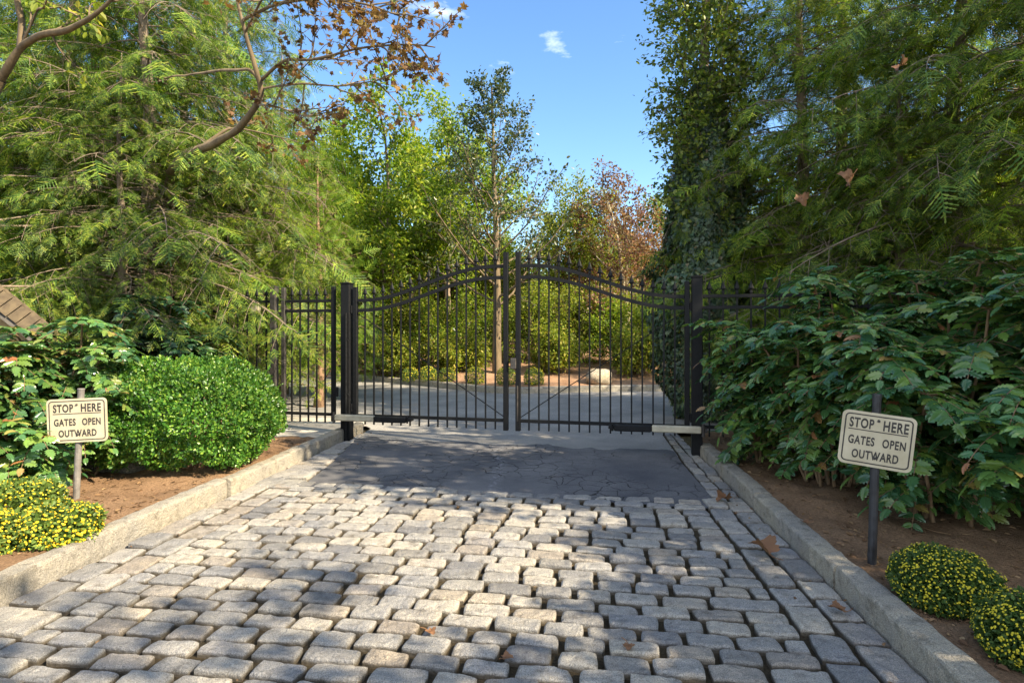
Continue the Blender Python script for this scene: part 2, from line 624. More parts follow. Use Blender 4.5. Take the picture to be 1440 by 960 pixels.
# asphalt
g = Geo()
A0 = gp(430, 678)
A1 = gp(1005, 705)
wav = np.linspace(0, 1, 40)
front = A0[None] * (1 - wav[:, None]) + A1[None] * wav[:, None]
front[:, 1] += .02 * vnoise(np.stack([wav * 9, wav * 0 + 3, wav * 0], -1)) + .05 * np.sin(wav * PI) - .16
left_edge = [st(6.2, -2.62), st(7.4, -2.86), st(8.3, -2.955)]
right_edge = [st(8.2, 1.22), st(6.5, 1.17)]
mid_l, mid_r = st(7.55, -2.88), st(7.1, 1.19)
def ragged(a, b, n, amp, seed):
    q = np.linspace(0, 1, n)[1:-1, None]
    P_ = a * (1 - q) + b * q
    nz = vnoise(np.stack([q[:, 0] * n * .35, q[:, 0] * 0 + seed, q[:, 0] * 0], -1)) + .5 * vnoise(np.stack([q[:, 0] * n * .9, q[:, 0] * 0 + seed, q[:, 0] * 0], -1))
    nr = unit(np.array([-(b - a)[1], (b - a)[0], 0]))
    return list(P_ + nr * (amp * nz)[:, None])


ply = np.array(list(front) + [right_edge[1], mid_r] + ragged(mid_r, mid_l, 60, .10, 3) + [mid_l] + ragged(mid_l, left_edge[0], 16, .02, 5) + [left_edge[0]])
ply[:, 2] = -.010
g.add(ply, [list(range(len(ply)))])
# one jagged back edge keeps it flush against the older surface
struct(g.build('asphalt_apron', M['asph_new']))
g = Geo()
ply = np.array([mid_l + U * -.3, mid_r + U * -.3, right_edge[0], st(8.4, 1.5), (12, 7.2, 0), (16, 30, 0), (-16, 30, 0), (-12, 8.9, 0), st(8.5, -3.1), left_edge[2]])
ply[:, 2] = -.014
g.add(ply, [list(range(len(ply)))])
struct(g.build('driveway', M['asph_old']))


# ------------------------------------------------------------------ setts
def setts(lst, rg):
    N = len(lst)
    a = np.array(lst)                               # cx, cy, ang, L, W, top
    uu = np.array([-1, -.99, -.96, -.88, -.75, -.58, -.4, -.2, 0, .2, .4, .58, .75, .88, .96, .99, 1])
    vv = np.array([-1, -.985, -.93, -.82, -.62, -.32, 0, .32, .62, .82, .93, .985, 1])
    Ug, Vg = np.meshgrid(uu, vv, indexing='ij')
    k = .19
    ux = Ug * np.sqrt(1 - k * Vg ** 2 / 2) * 1.0
    vy = Vg * np.sqrt(1 - k * Ug ** 2 / 2) * 1.0
    e = np.maximum(np.abs(Ug), np.abs(Vg))
    drop = np.clip((e - .80) / .20, 0, 1)
    prof = -.011 * drop ** 2.0
    prof[e > .995] = -.075
    lx = a[:, 3, None, None] / 2 * ux
    ly = a[:, 4, None, None] / 2 * vy
    # skewed corners
    j = rg.normal(0, .0042, (N, 2, 2, 2))
    wu, wv = (Ug + 1) / 2, (Vg + 1) / 2
    for i0 in (0, 1):
        for i1 in (0, 1):
            ww = (wu if i0 else 1 - wu) * (wv if i1 else 1 - wv)
            lx = lx + ww * j[:, i0, i1, 0][:, None, None]
            ly = ly + ww * j[:, i0, i1, 1][:, None, None]
    tilt = rg.normal(0, .014, (N, 2))
    z = a[:, 5, None, None] + prof + tilt[:, 0, None, None] * lx + tilt[:, 1, None, None] * ly
    c, s = np.cos(a[:, 2])[:, None, None], np.sin(a[:, 2])[:, None, None]
    X = a[:, 0, None, None] + c * lx - s * ly
    Y = a[:, 1, None, None] + s * lx + c * ly
    P = np.stack([X, Y, z], -1)
    seed = np.arange(N)[:, None, None] * 3.7
    q = np.stack([X * 13, Y * 13, seed + z * 0], -1)
    q2 = np.stack([X * 38, Y * 38, seed + z * 0], -1)
    P[..., 2] += .005 * vnoise(q) + .004 * vnoise(q2)
    q3 = np.stack([X * 22, Y * 22, seed + 50 + z * 0], -1)
    P[..., 0] += .0032 * vnoise(q3) * (e > .8)
    P[..., 1] += .0032 * vnoise(q3 + 31.3) * (e > .8)
    g = Geo()
    f = grid_sheet(P[0])
    n = P.shape[1] * P.shape[2]
    g.add(P, (f[None] + (np.arange(N) * n)[:, None, None]).reshape(-1, 4))
    return g


rg = np.random.default_rng(5)
lst = []
rowang = math.radians(-6)
tl, tr = TL + .40, TR - .37
s = -1.2
while s < 5.25:
    W = rg.uniform(.106, .124) + .008 * max(0, s - 2.3)
    t = tl
    Lfirst = rg.uniform(.12, .26)
    ph = rg.uniform(0, 6)
    while t < tr:
        L = rg.uniform(.195, .265)
        if Lfirst:
            L, Lfirst = Lfirst, 0
        if t + L > tr - .10:
            L = tr - t
        tc_ = t + L / 2
        # far edge of the field: the tilted front of the asphalt
        lim = 5.235 + (5.0 - 5.235) * (tc_ + 2.49) / (1.174 + 2.49) - .02 + .05 * math.sin((tc_ + 2.49) / 3.66 * PI)
        f_ = max(0, min(1, s / 5.2))
        sc = s + W / 2 + f_ * (-.064 * (tc_ + .7)) + .022 * math.sin(tc_ * 2.3 + s * 1.3) + rg.normal(0, .004)
        if sc < lim + .01:
            p = st(sc, tc_)
            lst.append((p[0], p[1], rowang - .064 * f_ + rg.normal(0, .03), L - .019, W - .011 + rg.normal(0, .002), rg.normal(0, .0035)))
        t += L + rg.uniform(.002, .008)
    s += W + .013


def border(t0f, t1f, s0, s1, cols):
    for k in range(cols):
        s = s0 + rg.uniform(-.2, 0)
        while s < s1:
            L = rg.uniform(.21, .31)
            a, b = t0f(s + L / 2), t1f(s + L / 2)
            wd = (b - a) / cols
            if wd > .05:
                tcn = a + wd * (k + .5)
                p = st(s + L / 2, tcn)
                lst.append((p[0], p[1], PI / 2 - A6 + rg.normal(0, .025), L - .02, wd - .021, rg.normal(0, .005)))
            s += L + .005


border(lambda s: TL, lambda s: tl, -1.2, 5.2, 2)
border(lambda s: TR - .365, lambda s: TR, -1.2, 5.0, 2)
border(lambda s: TL, lambda s: np.interp(s, [5.2, 6.2, 7.4, 8.3], [-2.5, -2.62, -2.84, -2.9]), 5.2, 7.6, 1)
border(lambda s: np.interp(s, [5, 6.5, 8.2], [1.15, 1.17, 1.22]) + .02, lambda s: TR, 5.05, 8.1, 2)
struct(setts(lst, rg).build('cobblestone_paving', M['sett'], smooth=False))


# ------------------------------------------------------------------ kerbs
def kerb(t0, t1, s0, s1, h, name, rg, face):
    g = Geo()
    s = s0
    while s < s1 - .05:
        L = min(rg.uniform(1.1, 1.9), s1 - s)
        n = max(6, int(L / .05))
        q = np.linspace(0, 1, n)
        dt, dh = rg.normal(0, .006), rg.normal(0, .007)
        prof = [(t0, -.09), (t0, h * .5), (t0, h - .018), (t0 + .006, h - .006), (t0 + .02, h), ((t0 + t1) / 2, h + .003), (t1 - .02, h), (t1 - .006, h - .006), (t1, h - .02), (t1, -.09)]
        ss = s + .009 + q * (L - .018)
        P = np.stack([st_arr(ss, np.full(n, a + dt), np.full(n, b + dh)) for a, b in prof], 1)
        amp = .006
        for ax, off in ((0, 0), (1, 17.0), (2, 37.0)):
            P[..., ax] += amp * vnoise(P * 16 + off + s * 7) + amp * .6 * vnoise(P * 45 + off)
        m = len(prof)
        g.add(P, [grid_sheet(P), np.array([list(range(m))[::-1], [(n - 1) * m + k for k in range(m)]])])
        s += L
    return struct(g.build(name, M['kerb'], smooth=False))


kerb(TR + .004, TR + .142, -2, 6.9, .125, 'kerb', np.random.default_rng(3), -1)
kerb(TL - .128, TL - .004, -2, 8.0, .132, 'kerb', np.random.default_rng(9), 1)


# ------------------------------------------------------------------ planting beds
def bed_h(x, y):
    p = np.stack([x, y, x * 0], -1)
    return .03 * vnoise(p * 1.3) + .018 * vnoise(p * 5.5) + .012 * vnoise(p * 14)


def bed(t0, t1, s0, s1, zb, slope, name):
    g = Geo()
    ss = np.linspace(s0, s1, 200)
    tt = np.sign(t1 - t0) * (np.linspace(0, 1, 110) ** 1.8) * abs(t1 - t0) + t0
    P = st_arr(ss[:, None], tt[None, :], 0.0)
    d = np.abs(tt - t0)[None, :]
    P[..., 2] = zb + slope * np.minimum(d, 3) + bed_h(P[..., 0], P[..., 1]) * np.minimum(1, .3 + d * 3)
    P[:, 0, 2] = -.06
    f = grid_sheet(P)
    if t1 > t0:
        f = f[:, ::-1]
    g.add(P, f)
    return struct(g.build(name, M['soil'], smooth=True))


BZ = .095
bed(TR + .138, TR + 9, -3, 8.0, BZ, .02, 'soil_bed')
bed(TL - .124, TL - 8, -3, 6.85, BZ + .015, .02, 'soil_bed')

# path of slabs to the side gate
g = Geo()
k = 0
for i in range(3):
    for j in range(2):
        a = st(6.95 + i * .68, TL - .19 - .335 - j * .68, .055 - .005 * i)
        g.box(a, (.665, .67, .08), np.stack([V_, U, [0, 0, 1]]), .008)
struct(g.build('path', M['slab']))

# ------------------------------------------------------------------ far island, kerb and mulch
kp = np.array([gp(330, 521), gp(420, 526), gp(502, 533), gp(590, 541), gp(660, 549), gp(716, 553), gp(760, 552), gp(860, 549.5), gp(960, 549), gp(1060, 545), gp(1180, 538)])
tt = np.linspace(0, len(kp) - 1, 90)
kx = np.interp(tt, np.arange(len(kp)), kp[:, 0])
ky = np.interp(tt, np.arange(len(kp)), kp[:, 1])
for _ in range(3):
    ky[1:-1] = (ky[:-2] + ky[1:-1] + ky[2:]) / 3
KL = np.stack([kx, ky, kx * 0], -1)
nrm = np.stack([-np.gradient(ky), np.gradient(kx), kx * 0], -1)
nrm = unit(nrm)
g = Geo()
prof = [(0, -.05), (0, .11), (.02, .13), (.14, .13), (.15, .05)]
P = np.stack([KL + nrm * a + np.array([0, 0, b]) for a, b in prof], 1)
P += .006 * vnoise(P * 14)[..., None]
g.add(P, grid_sheet(P)[:, ::-1])
struct(g.build('kerb', M['kerb']))


def isl_z(d):
    return .10 + .9 * (1 - np.exp(-np.maximum(d, 0) / 6.0))


g = Geo()
dd = np.linspace(0, 1, 60) ** 1.7 * 22
P = KL[:, None] + nrm[:, None] * .14 + np.array([0, 1.0, 0])[None, None] * dd[None, :, None]
P[..., 2] = isl_z(dd)[None] + .06 * vnoise(P * .8) + .025 * vnoise(P * 4) - .03
g.add(P, grid_sheet(P)[:, ::-1])
struct(g.build('island_mulch', M['mulch'], smooth=True))


def isl(px, Y):
    X = (px - 720) / F * Y
    y0 = np.interp(X, KL[:, 0], KL[:, 1])
    return np.array([X, Y, isl_z(Y - y0) - .03])


# ------------------------------------------------------------------ leaf shapes
LEAF = (np.array([[0, 0, 0], [-.27, .28, .07], [-.23, .68, .05], [0, 1, -.06], [.23, .68, .05], [.27, .28, .07]]),
        [[0, 3, 2, 1], [0, 5, 4, 3]])
OVAL = (np.array([[0, 0, 0], [-.30, .35, .05], [-.24, .75, .04], [0, 1, 0], [.24, .75, .04], [.30, .35, .05]]),
        [[0, 3, 2, 1], [0, 5, 4, 3]])


def maple(curl=.0):
    pts = [(0, 0), (.12, -.05), (.42, .02), (.30, .2), (.62, .42), (.40, .46), (.36, .62), (.17, .58), (.0, 1.0)]
    full = pts + [(-x, y) for x, y in pts[-2:0:-1]]
    v = np.array([(x, y, curl * (x * x * 1.6 - .25 * (y - .4) ** 2 * 4)) for x, y in full] + [(0, .42, -.02)])
    n = len(full)
    f = [[i, (i + 1) % n, n] for i in range(n)]
    return v, f


def spray_template(rg, n=8, K=4):
    """flat feathery twig: axis along +y, serrated side twigs"""
    V, Fc = [], []

    def twig(p, ang, L, dz):
        d = np.array([math.sin(ang), math.cos(ang), dz])
        sd_ = np.array([math.cos(ang), -math.sin(ang), 0])
        o = []
        w0 = .027
        for q in range(K):
            a = q / K
            o.append(p + d * L * a + sd_ * w0 * .25)
            o.append(p + d * L * (a + .95 / K) + sd_ * w0 * (1.25 - .75 * a))
        o.append(p + d * L * 1.1)
        for q in reversed(range(K)):
            a = q / K
            o.append(p + d * L * (a + .8 / K) - sd_ * w0 * (1.25 - .75 * a))
            o.append(p + d * L * a - sd_ * w0 * .25)
        b = len(V)
        V.extend(o)
        Fc.append(list(range(b, b + len(o))))
    for i in range(n):
        t = (i + .6) / n
        y = .08 + .85 * t
        for sgn in (-1, 1):
            yy = y + (.045 if sgn > 0 else 0)
            L = (.40 * (1 - t) ** .7 + .08) * rg.uniform(.7, 1.2)
            twig(np.array([0, yy, -.10 * yy * yy]), sgn * (math.radians(52) + rg.normal(0, .1)), L, -.18 + rg.normal(0, .1))
    twig(np.array([0, .80, -.07]), rg.normal(0, .1), .3, -.3)
    twig(np.array([0, .1, 0]), 0, .75, -.1)
    return np.array(V), Fc


SPR = [spray_template(np.random.default_rng(i), 7, 3) for i in range(4)]


# ------------------------------------------------------------------ conifers
def conifer(rg, H, z0, nbr, Lmax, r0, elev=(.18, -.55), power=.7, sec=.135, lift=0.0, dead=.25, step=.068):
    """returns wood Geo and arrays of spray (pos, dir)"""
    wood = Geo()
    n = 12
    zz = np.linspace(0, H, n)
    tr = np.stack([.10 * vnoise(np.stack([zz * .5, zz * 0 + rg.uniform(0, 50), zz * 0], -1)), .10 * vnoise(np.stack([zz * .5, zz * 0 + rg.uniform(0, 50), zz * 0 + 9], -1)), zz], -1)
    tr[0, :2] = 0
    tr[0, 2] = -.15
    wood.tube(tr, r0 * (1 - zz / H * .93) * np.where(np.arange(n) == 0, 1.35, 1), 9)
    SP, SD, SS = [], [], []
    tA, tB, ra, rb = [], [], [], []
    az = rg.uniform(0, 6)
    for i in range(nbr):
        f = (i + rg.uniform(0, .9)) / nbr
        z = z0 + (H * .985 - z0) * f
        az += 2.399 + rg.normal(0, .35)
        L = Lmax * (1 - f) ** power * rg.uniform(.6, 1.08) + .25
        base = np.array([np.interp(z, zz, tr[:, 0]), np.interp(z, zz, tr[:, 1]), z])
        m = 8
        q = np.linspace(0, 1, m)
        e0 = elev[0] + rg.normal(0, .15) + lift * f
        e1 = elev[1] + rg.normal(0, .15) + lift * f
        ea = e0 + (e1 - e0) * q
        aa = az + .25 * rg.normal() * q
        dirs = np.stack([np.cos(ea) * np.cos(aa), np.cos(ea) * np.sin(aa), np.sin(ea)], -1)
        pts = base + np.concatenate([[np.zeros(3)], np.cumsum(dirs[:-1] * L / (m - 1), 0)])
        rr = max(.006, .012 * L / 2.2 * 1.6)
        wood.tube(pts, rr * (1 - .85 * q), 5, False)
        isdead = rg.random() < dead and f < .6
        ns = max(3, int(L / sec))
        for k in range(ns):
            a = (k + rg.uniform(.1, .9)) / ns
            if a < .18:
                continue
            p0 = np.array([np.interp(a, q, pts[:, c]) for c in range(3)])
            d0 = np.array([np.interp(a, q, dirs[:, c]) for c in range(3)])
            sgn = 1 if k % 2 else -1
            side = unit(np.cross(d0, [0, 0, 1.0])) * sgn
            L2 = min(1.0, L * .38) * (1 - a * .55) * rg.uniform(.6, 1.15)
            mm = 5
            w2 = np.linspace(0, 1, mm)
            dd2 = unit(side * .85 + d0 * .65 + np.array([0, 0, rg.normal(0, .12)]))
            P2 = p0 + dd2 * L2 * w2[:, None] + np.array([0, 0, -1.0]) * (L2 * (.30 + .35 * rg.random()) * (w2 ** 2))[:, None] + np.array([0, 0, 1.0]) * lift * .5 * (L2 * w2 ** 2)[:, None]
            tA.append(P2[:-1]); tB.append(P2[1:])
            ra.append(.0055 * (1 - .6 * w2[:-1])); rb.append(.0055 * (1 - .6 * w2[1:]))
            if isdead and rg.random() < .8:
                for _ in range(3):
                    c = P2[rg.integers(1, mm)]
                    tA.append(c[None]); tB.append((c + rg.normal(0, .16, 3) + dd2 * .12)[None]); ra.append(np.array([.003])); rb.append(np.array([.0015]))
                continue
            cnt = max(2, int(L2 / step))
            ww = (np.arange(cnt) + rg.uniform(.2, .9, cnt)) / cnt
            pp = np.stack([np.interp(ww, w2, P2[:, c]) for c in range(3)], -1)
            tg = unit(np.stack([np.interp(ww, w2, np.gradient(P2[:, c])) for c in range(3)], -1))
            sg = np.where(np.arange(cnt) % 2, 1, -1)[:, None]
            sv = unit(np.cross(tg, [0, 0, 1.0])) * sg
            dr = unit(tg * .8 + sv * .6 + rg.normal(0, .16, (cnt, 3)) + np.array([0, 0, -.12 + lift]))
            SP.append(pp); SD.append(dr); SS.append(rg.uniform(.13, .28, cnt))
            SP.append(P2[-1:]); SD.append(unit(P2[-1:] - P2[-2:-1] + np.array([0, 0, -.04]))); SS.append(np.array([rg.uniform(.16, .28)]))
        SP.append(pts[-1:]); SD.append(unit(dirs[-1:])); SS.append(np.array([.5]))
    wood.sticks(np.concatenate(tA), np.concatenate(tB), np.concatenate(ra), np.concatenate(rb), 3)
    return wood, np.concatenate(SP), np.concatenate(SD), np.concatenate(SS)


def sprays(rg, P, D, S, upv=None, tmpl=SPR, jit=.35):
    g = Geo()
    N = len(P)
    up = np.tile([0, 0, 1.0], (N, 1)) if upv is None else upv
    up = unit(up + rg.normal(0, jit, (N, 3)))
    k = rg.integers(0, len(tmpl), N)
    for i in range(len(tmpl)):
        mk = k == i
        X, Y, Z = frames(D[mk], up[mk])
        g.scatter(tmpl[i][0], tmpl[i][1], P[mk], X, Y, Z, S[mk])
    return g


def make_hemlock(seed, label, H=8.5, z0=1.5, nbr=145, Lmax=2.5, leaf='hem_a', bark='bark', **kw):
    rg = np.random.default_rng(seed)
    wd, P, D, S = conifer(rg, H, z0, nbr, Lmax, .15, **kw)
    t = thing('hemlock_tree', label, 'tree', group='hemlock trees beside the drive')
    wd.build('trunk', M[bark], t, smooth=True)
    sprays(rg, P, D, S).build('crown', M[leaf], t)
    return t


def place(t, loc, rz=0.0, sc=1.0):
    t.location = [float(q) for q in loc]
    t.rotation_euler = (0, 0, rz)
    t.scale = (sc, sc, sc)


gz = .1


def tp(px, Y, z=.08):
    return ((px - 720) / F * Y, Y, z)


hA = make_hemlock(21, 'tall hemlock behind the tan shed corner with its lit trunk showing through the sprays', leaf='hem_a')
hB = make_hemlock(22, 'hemlock with the broadest layered boughs, standing right behind the boxwood ball', leaf='hem_b', H=8.8, Lmax=2.7)
hC = make_hemlock(23, 'hemlock whose bare lower twigs hang behind the side gate', leaf='hem_b', H=8.2, nbr=135, dead=.35)
place(hA, tp(105, 9.4), .3)
place(hB, tp(205, 8.3), 1.2)
place(hC, tp(322, 10.2), 2.2)
dup(hB, 'feathery hemlock at the left picture edge, overhanging the leatherleaf shrubs', tp(-70, 9.4), 4.0, .95)
dup(hA, 'hemlock farther back behind the fence, between the boxwood and the bright cedar', tp(395, 13.2), 3.0, .92)
dup(hC, 'hemlock standing deep in the shade behind the first row on the left', tp(130, 12.5), .7, 1.05)
dup(hA, 'hemlock in the second row behind the broad one, left of the crooked limb', tp(255, 11.6), 4.6, 1.1)
dup(hB, 'hemlock far back at the left behind the shed roof', tp(30, 12.6), 2.1, 1.1)
dup(hC, 'young hemlock with low dense boughs in front of the tall trunks, above the dark leatherleaf', tp(172, 7.5), 1.9, .60)
dup(hA, 'young hemlock filling the space left of the bright cedar behind the side gate', tp(345, 9.6), 2.9, .62)
# right side
dup(hC, 'young hemlock rising just behind the right leatherleaf thicket', tp(1265, 7.4), 2.4, .62)
dup(hA, 'hemlock in the right second row between the clear trunk and the corner tree', tp(1190, 9.6), 5.5, 1.05)
dup(hA, 'hemlock with its trunk showing clear between boughs, right behind the iron fence end', tp(1128, 9.2), 1.0, 1.0)
dup(hB, 'hemlock with yellowish hanging sprays at the top right corner', tp(1345, 7.3), 2.6, .98)
dup(hA, 'hemlock reaching in from beyond the right edge over the leatherleaf thicket', tp(1520, 6.4), 4.4, .95)
dup(hC, 'hemlock far back at the right behind the hanging sprays', tp(1430, 11.5), 3.5, 1.1)

# bright cedar left of the gate
rg = np.random.default_rng(31)
wd, P, D, S = conifer(rg, 4.7, .25, 90, 1.05, .09, elev=(.5, .3), power=.6, sec=.13, lift=.35, dead=0, step=.11)
t = thing('cedar_tree', 'bright green conical cedar behind the left gate post', 'tree', tp(448, 11.0, 0))
wd.build('trunk', M['bark_red'], t, smooth=True)
sprays(rg, P, D, S * .75, unit(np.cross(D, rg.normal(0, 1, D.shape))), jit=.2).build('crown', M['arb'], t)


# ------------------------------------------------------------------ broadleaf trees
def grow(rg, p, d, L, r, lv, cfg, tubes, twigs):
    c = cfg[lv]
    n = c['n']
    pts, dirs = [p], [d]
    for i in range(n):
        d = unit(d + rg.normal(0, c['wan'], 3) + np.array([0, 0, c['up']]))
        p = p + d * L / n
        pts.append(p); dirs.append(d)
    pts = np.array(pts)
    rr = np.linspace(r, r * c.get('tap', .45), n + 1)
    tubes.append((pts, rr, lv))
    if lv == len(cfg) - 1:
        twigs.append(pts)
        return
    k = c['k'] + rg.integers(0, 2)
    az = rg.uniform(0, 6)
    for i in range(k):
        a = c['s'] + (1 - c['s']) * (i + rg.uniform(.2, .9)) / k
        j = a * n
        i0 = min(int(j), n - 1)
        q = pts[i0] + (pts[i0 + 1] - pts[i0]) * (j - i0)
        az += 2.4 + rg.normal(0, .4)
        dd = dirs[i0]
        x = unit(np.cross(dd, [0.3, .2, 1.0])); y = np.cross(dd, x)
        ang = c['ang'] + rg.normal(0, .15)
        nd_ = unit(dd * math.cos(ang) + (x * math.cos(az) + y * math.sin(az)) * math.sin(ang))
        ll = L * c['ratio'] * rg.uniform(.7, 1.15) * (1 - c.get('cone', 0) * (a - c['s']) / (1 - c['s'] + 1e-6))
        grow(rg, q, nd_, ll, np.interp(a, [0, 1], [r, r * c.get('tap', .45)]) * c.get('rr', .6), lv + 1, cfg, tubes, twigs)
    # leader carries on
    if c.get('lead', True):
        grow(rg, pts[-1], dirs[-1], L * c['ratio'] * .8, rr[-1], lv + 1, cfg, tubes, twigs)


def wood_of(tubes):
    g = Geo()
    A, B, ra, rb = [], [], [], []
    for pts, rr, lv in tubes:
        if rr[0] > .018:
            g.tube(pts, rr, 8 if rr[0] > .06 else 6, False)
        else:
            A.append(pts[:-1]); B.append(pts[1:]); ra.append(rr[:-1]); rb.append(rr[1:])
    if A:
        g.sticks(np.concatenate(A), np.concatenate(B), np.concatenate(ra), np.concatenate(rb), 3)
    return g


def leaves_on(rg, twigs, per, size, tmpl=LEAF, spread=.05, droop=.35, jit=.6):
    T = np.array(twigs)                                # N, m, 3
    N, m = T.shape[:2]
    a = rg.uniform(.1, 1, (N, per)) ** .8 * (m - 1)
    i0 = np.minimum(a.astype(int), m - 2)
    fr = (a - i0)[..., None]
    idx = np.arange(N)[:, None]
    P = T[idx, i0] * (1 - fr) + T[idx, i0 + 1] * fr
    tg = unit(T[idx, i0 + 1] - T[idx, i0])
    P, tg = P.reshape(-1, 3), tg.reshape(-1, 3)
    K = len(P)
    d = unit(tg * .5 + rg.normal(0, jit, (K, 3)) + np.array([0, 0, -droop]))
    P = P + rg.normal(0, spread, (K, 3))
    up = unit(np.array([0, 0, 1.0]) + rg.normal(0, .5, (K, 3)))
    X, Y, Z = frames(d, up)
    g = Geo()
    g.scatter(tmpl[0], tmpl[1], P, X, Y, Z, size * rg.uniform(.65, 1.25, K))
    return g


DECID = [dict(n=6, wan=.07, up=.05, k=8, s=.22, ang=.85, ratio=.66, rr=.55, tap=.5, cone=.25),
         dict(n=5, wan=.14, up=.08, k=6, s=.2, ang=.75, ratio=.52, rr=.5, tap=.45),
         dict(n=4, wan=.18, up=.03, k=6, s=.2, ang=.8, ratio=.5, rr=.5, tap=.4),
         dict(n=3, wan=.2, up=.0, k=0, s=.2, ang=.8, ratio=.5)]


def decid(name, seed, label, loc, H, leaf, bark, size=.09, per=10, cfg=DECID, r=.13, lean=(0, 0), stems=1, group=None, tmpl=LEAF, spread=.06, cat='tree', trunkname='trunk'):
    rg = np.random.default_rng(seed)
    tubes, twigs = [], []
    for k in range(stems):
        d = unit(np.array([lean[0] + (rg.normal(0, .3) if stems > 1 else 0), lean[1] + (rg.normal(0, .3) if stems > 1 else 0), 1.0]))
        grow(rg, np.array([rg.normal(0, .08) * (stems > 1), rg.normal(0, .08) * (stems > 1), -.12]), d, H * .45, r / math.sqrt(stems), 0, cfg, tubes, twigs)
    t = thing(name, label, cat, loc, 0, group)
    # keep to the wanted height
    top = max(p[0][:, 2].max() for p in tubes)
    sc = H / top
    tubes = [(p * sc, q, l) for p, q, l in tubes]
    twigs = [p * sc for p in twigs]
    wood_of(tubes).build(trunkname, M[bark], t, smooth=True)
    leaves_on(rg, twigs, per, size, tmpl, spread).build('crown', M[leaf], t)
    return t


BGG = 'trees beyond the gate'
d1 = decid('maple_tree', 41, 'broad bright green tree at the left of the group beyond the gate', isl(545, 19.5), 8.6, 'green_bright', 'bark', .13, 36, stems=2, group=BGG, r=.16, spread=.13)
d2 = decid('maple_tree', 42, 'taller loose green tree just left of the dark pointed holly', isl(628, 21.0), 9.2, 'green_bright', 'bark', .13, 50, stems=1, group=BGG, r=.15, spread=.13)
d3 = decid('maple_tree', 43, 'leaning dark stemmed green tree standing close behind the left gate leaf', isl(512, 18.2), 4.9, 'green_yellow', 'bark', .10, 34, lean=(-.25, 0), group=BGG, r=.10, spread=.11)
d4 = decid('maple_tree', 44, 'low yellow green tree between the pointed holly and the russet tree', isl(785, 21.5), 6.2, 'green_yellow', 'bark_pale', .11, 22, group=BGG, r=.10, stems=2, spread=.12)
red = decid('dogwood_tree', 45, 'russet leaved tree with a forked trunk in front of the pale gabled house', isl(885, 19.0), 6.4, 'red_leaf', 'bark_pale', .10, 20, group=BGG, r=.11, lean=(-.04, 0), spread=.10)

# pointed holly in the middle
HOLLY = [dict(n=10, wan=.02, up=.05, k=44, s=.22, ang=1.05, ratio=.36, cone=.85, rr=.34, tap=.15, lead=False),
         dict(n=6, wan=.10, up=.07, k=7, s=.25, ang=.7, ratio=.40, rr=.5, tap=.4),
         dict(n=3, wan=.2, up=.05, k=0, s=.2, ang=.8, ratio=.5)]
rg = np.random.default_rng(51)
tubes, twigs = [], []
grow(rg, np.array([0, 0, -.1]), np.array([0, 0, 1.0]), 7.9, .13, 0, HOLLY, tubes, twigs)
twigs = [q for q in twigs] + [np.array([(0, 0, 7.4 + .1 * i) for i in range(4)]) + rg.normal(0, .06, (4, 3)) for _ in range(6)]
t = thing('holly_tree', 'dark pointed open holly tree rising tallest in the middle beyond the gate', 'tree', isl(699, 15.6), 0, BGG)
wood_of(tubes).build('trunk', M['bark_limb'], t, smooth=True)
leaves_on(rg, twigs, 17, .10, LEAF, .07, .1).build('crown', M['green_holly'], t)

# shrubs on the island
SHRUB = [dict(n=3, wan=.15, up=.02, k=5, s=.25, ang=.7, ratio=.65, rr=.6, tap=.6),
         dict(n=3, wan=.2, up=.03, k=5, s=.2, ang=.75, ratio=.6, rr=.55, tap=.5),
         dict(n=3, wan=.25, up=.0, k=0, s=.2, ang=.8, ratio=.5)]
spots = [(532, 17.6, 1.9, 'green shrub at the left end of the island beyond the gate'),
         (592, 18.0, 2.5, 'yellow green shrub behind the second and third round mounds of the island'),
         (655, 17.9, 2.3, 'shrub with the darkest hollow beneath it, left of the pale holly trunk'),
         (748, 17.4, 2.5, 'shrub just right of the pale holly trunk beyond the gate'),
         (806, 17.6, 2.5, 'rounded sunlit shrub behind the middle of the right gate leaf'),
         (868, 17.5, 2.0, 'shrub behind the pale boulder beyond the gate'),
         (935, 16.5, 2.2, 'deep green shrub beside the foot of the ivy column beyond the gate')]
spots += [(560, 16.5, 1.15, 'low bright shrub just behind the leftmost island mums'),
          (640, 16.2, 1.05, 'low bright shrub left of the pale holly trunk, behind the island mums'),
          (775, 15.6, 1.2, 'low bright shrub right of the pale holly trunk, near the island kerb'),
          (895, 15.4, 1.25, 'low bright shrub right of the pale boulder beyond the gate')]
for i, (px, Y, h, lab) in enumerate(spots):
    decid('azalea_shrub', 60 + i, lab, isl(px, Y), h, ['shrub', 'green_yellow', 'green_bright'][i % 3] if i < 7 else 'green_yellow', 'bark', .08, 30, SHRUB, .05, (0, 0), 7, 'shrubs on the island beyond the gate', spread=.09, cat='shrub', trunkname='stems')

# deeper trees, all round
far = [(585, 23, 6.6), (480, 22, 6.8), (690, 24, 5.6), (440, 27, 7.5), (590, 29, 8.2), (690, 31, 6.0), (815, 30, 5.6), (930, 29, 5.4), (1010, 24, 7), (260, 20, 8), (60, 18, 8), (-120, 15, 8), (1170, 20, 8), (1330, 19, 8.5), (1520, 16, 8)]
labs = ['green tree filling the low gap between the two tall green trees', 'green tree just right of the bright cedar, behind the leaning one', 'low green tree standing right behind the pointed holly', 'far green tree seen over the bright cedar', 'far tree filling the gap behind the two tall green trees', 'far low tree behind the pointed holly', 'far low tree under the cloud right of the holly', 'far tree beside the gabled house', 'far tree hidden largely behind the ivy column',
        'tree deep behind the hemlock right of the boxwood', 'tree deep behind the shed and the left hemlocks', 'tree deep behind the outermost left hemlock', 'tree deep behind the right hemlock with the clear trunk', 'tree deep behind the right hemlocks, above the sign', 'tree deep behind the outermost right hemlock']
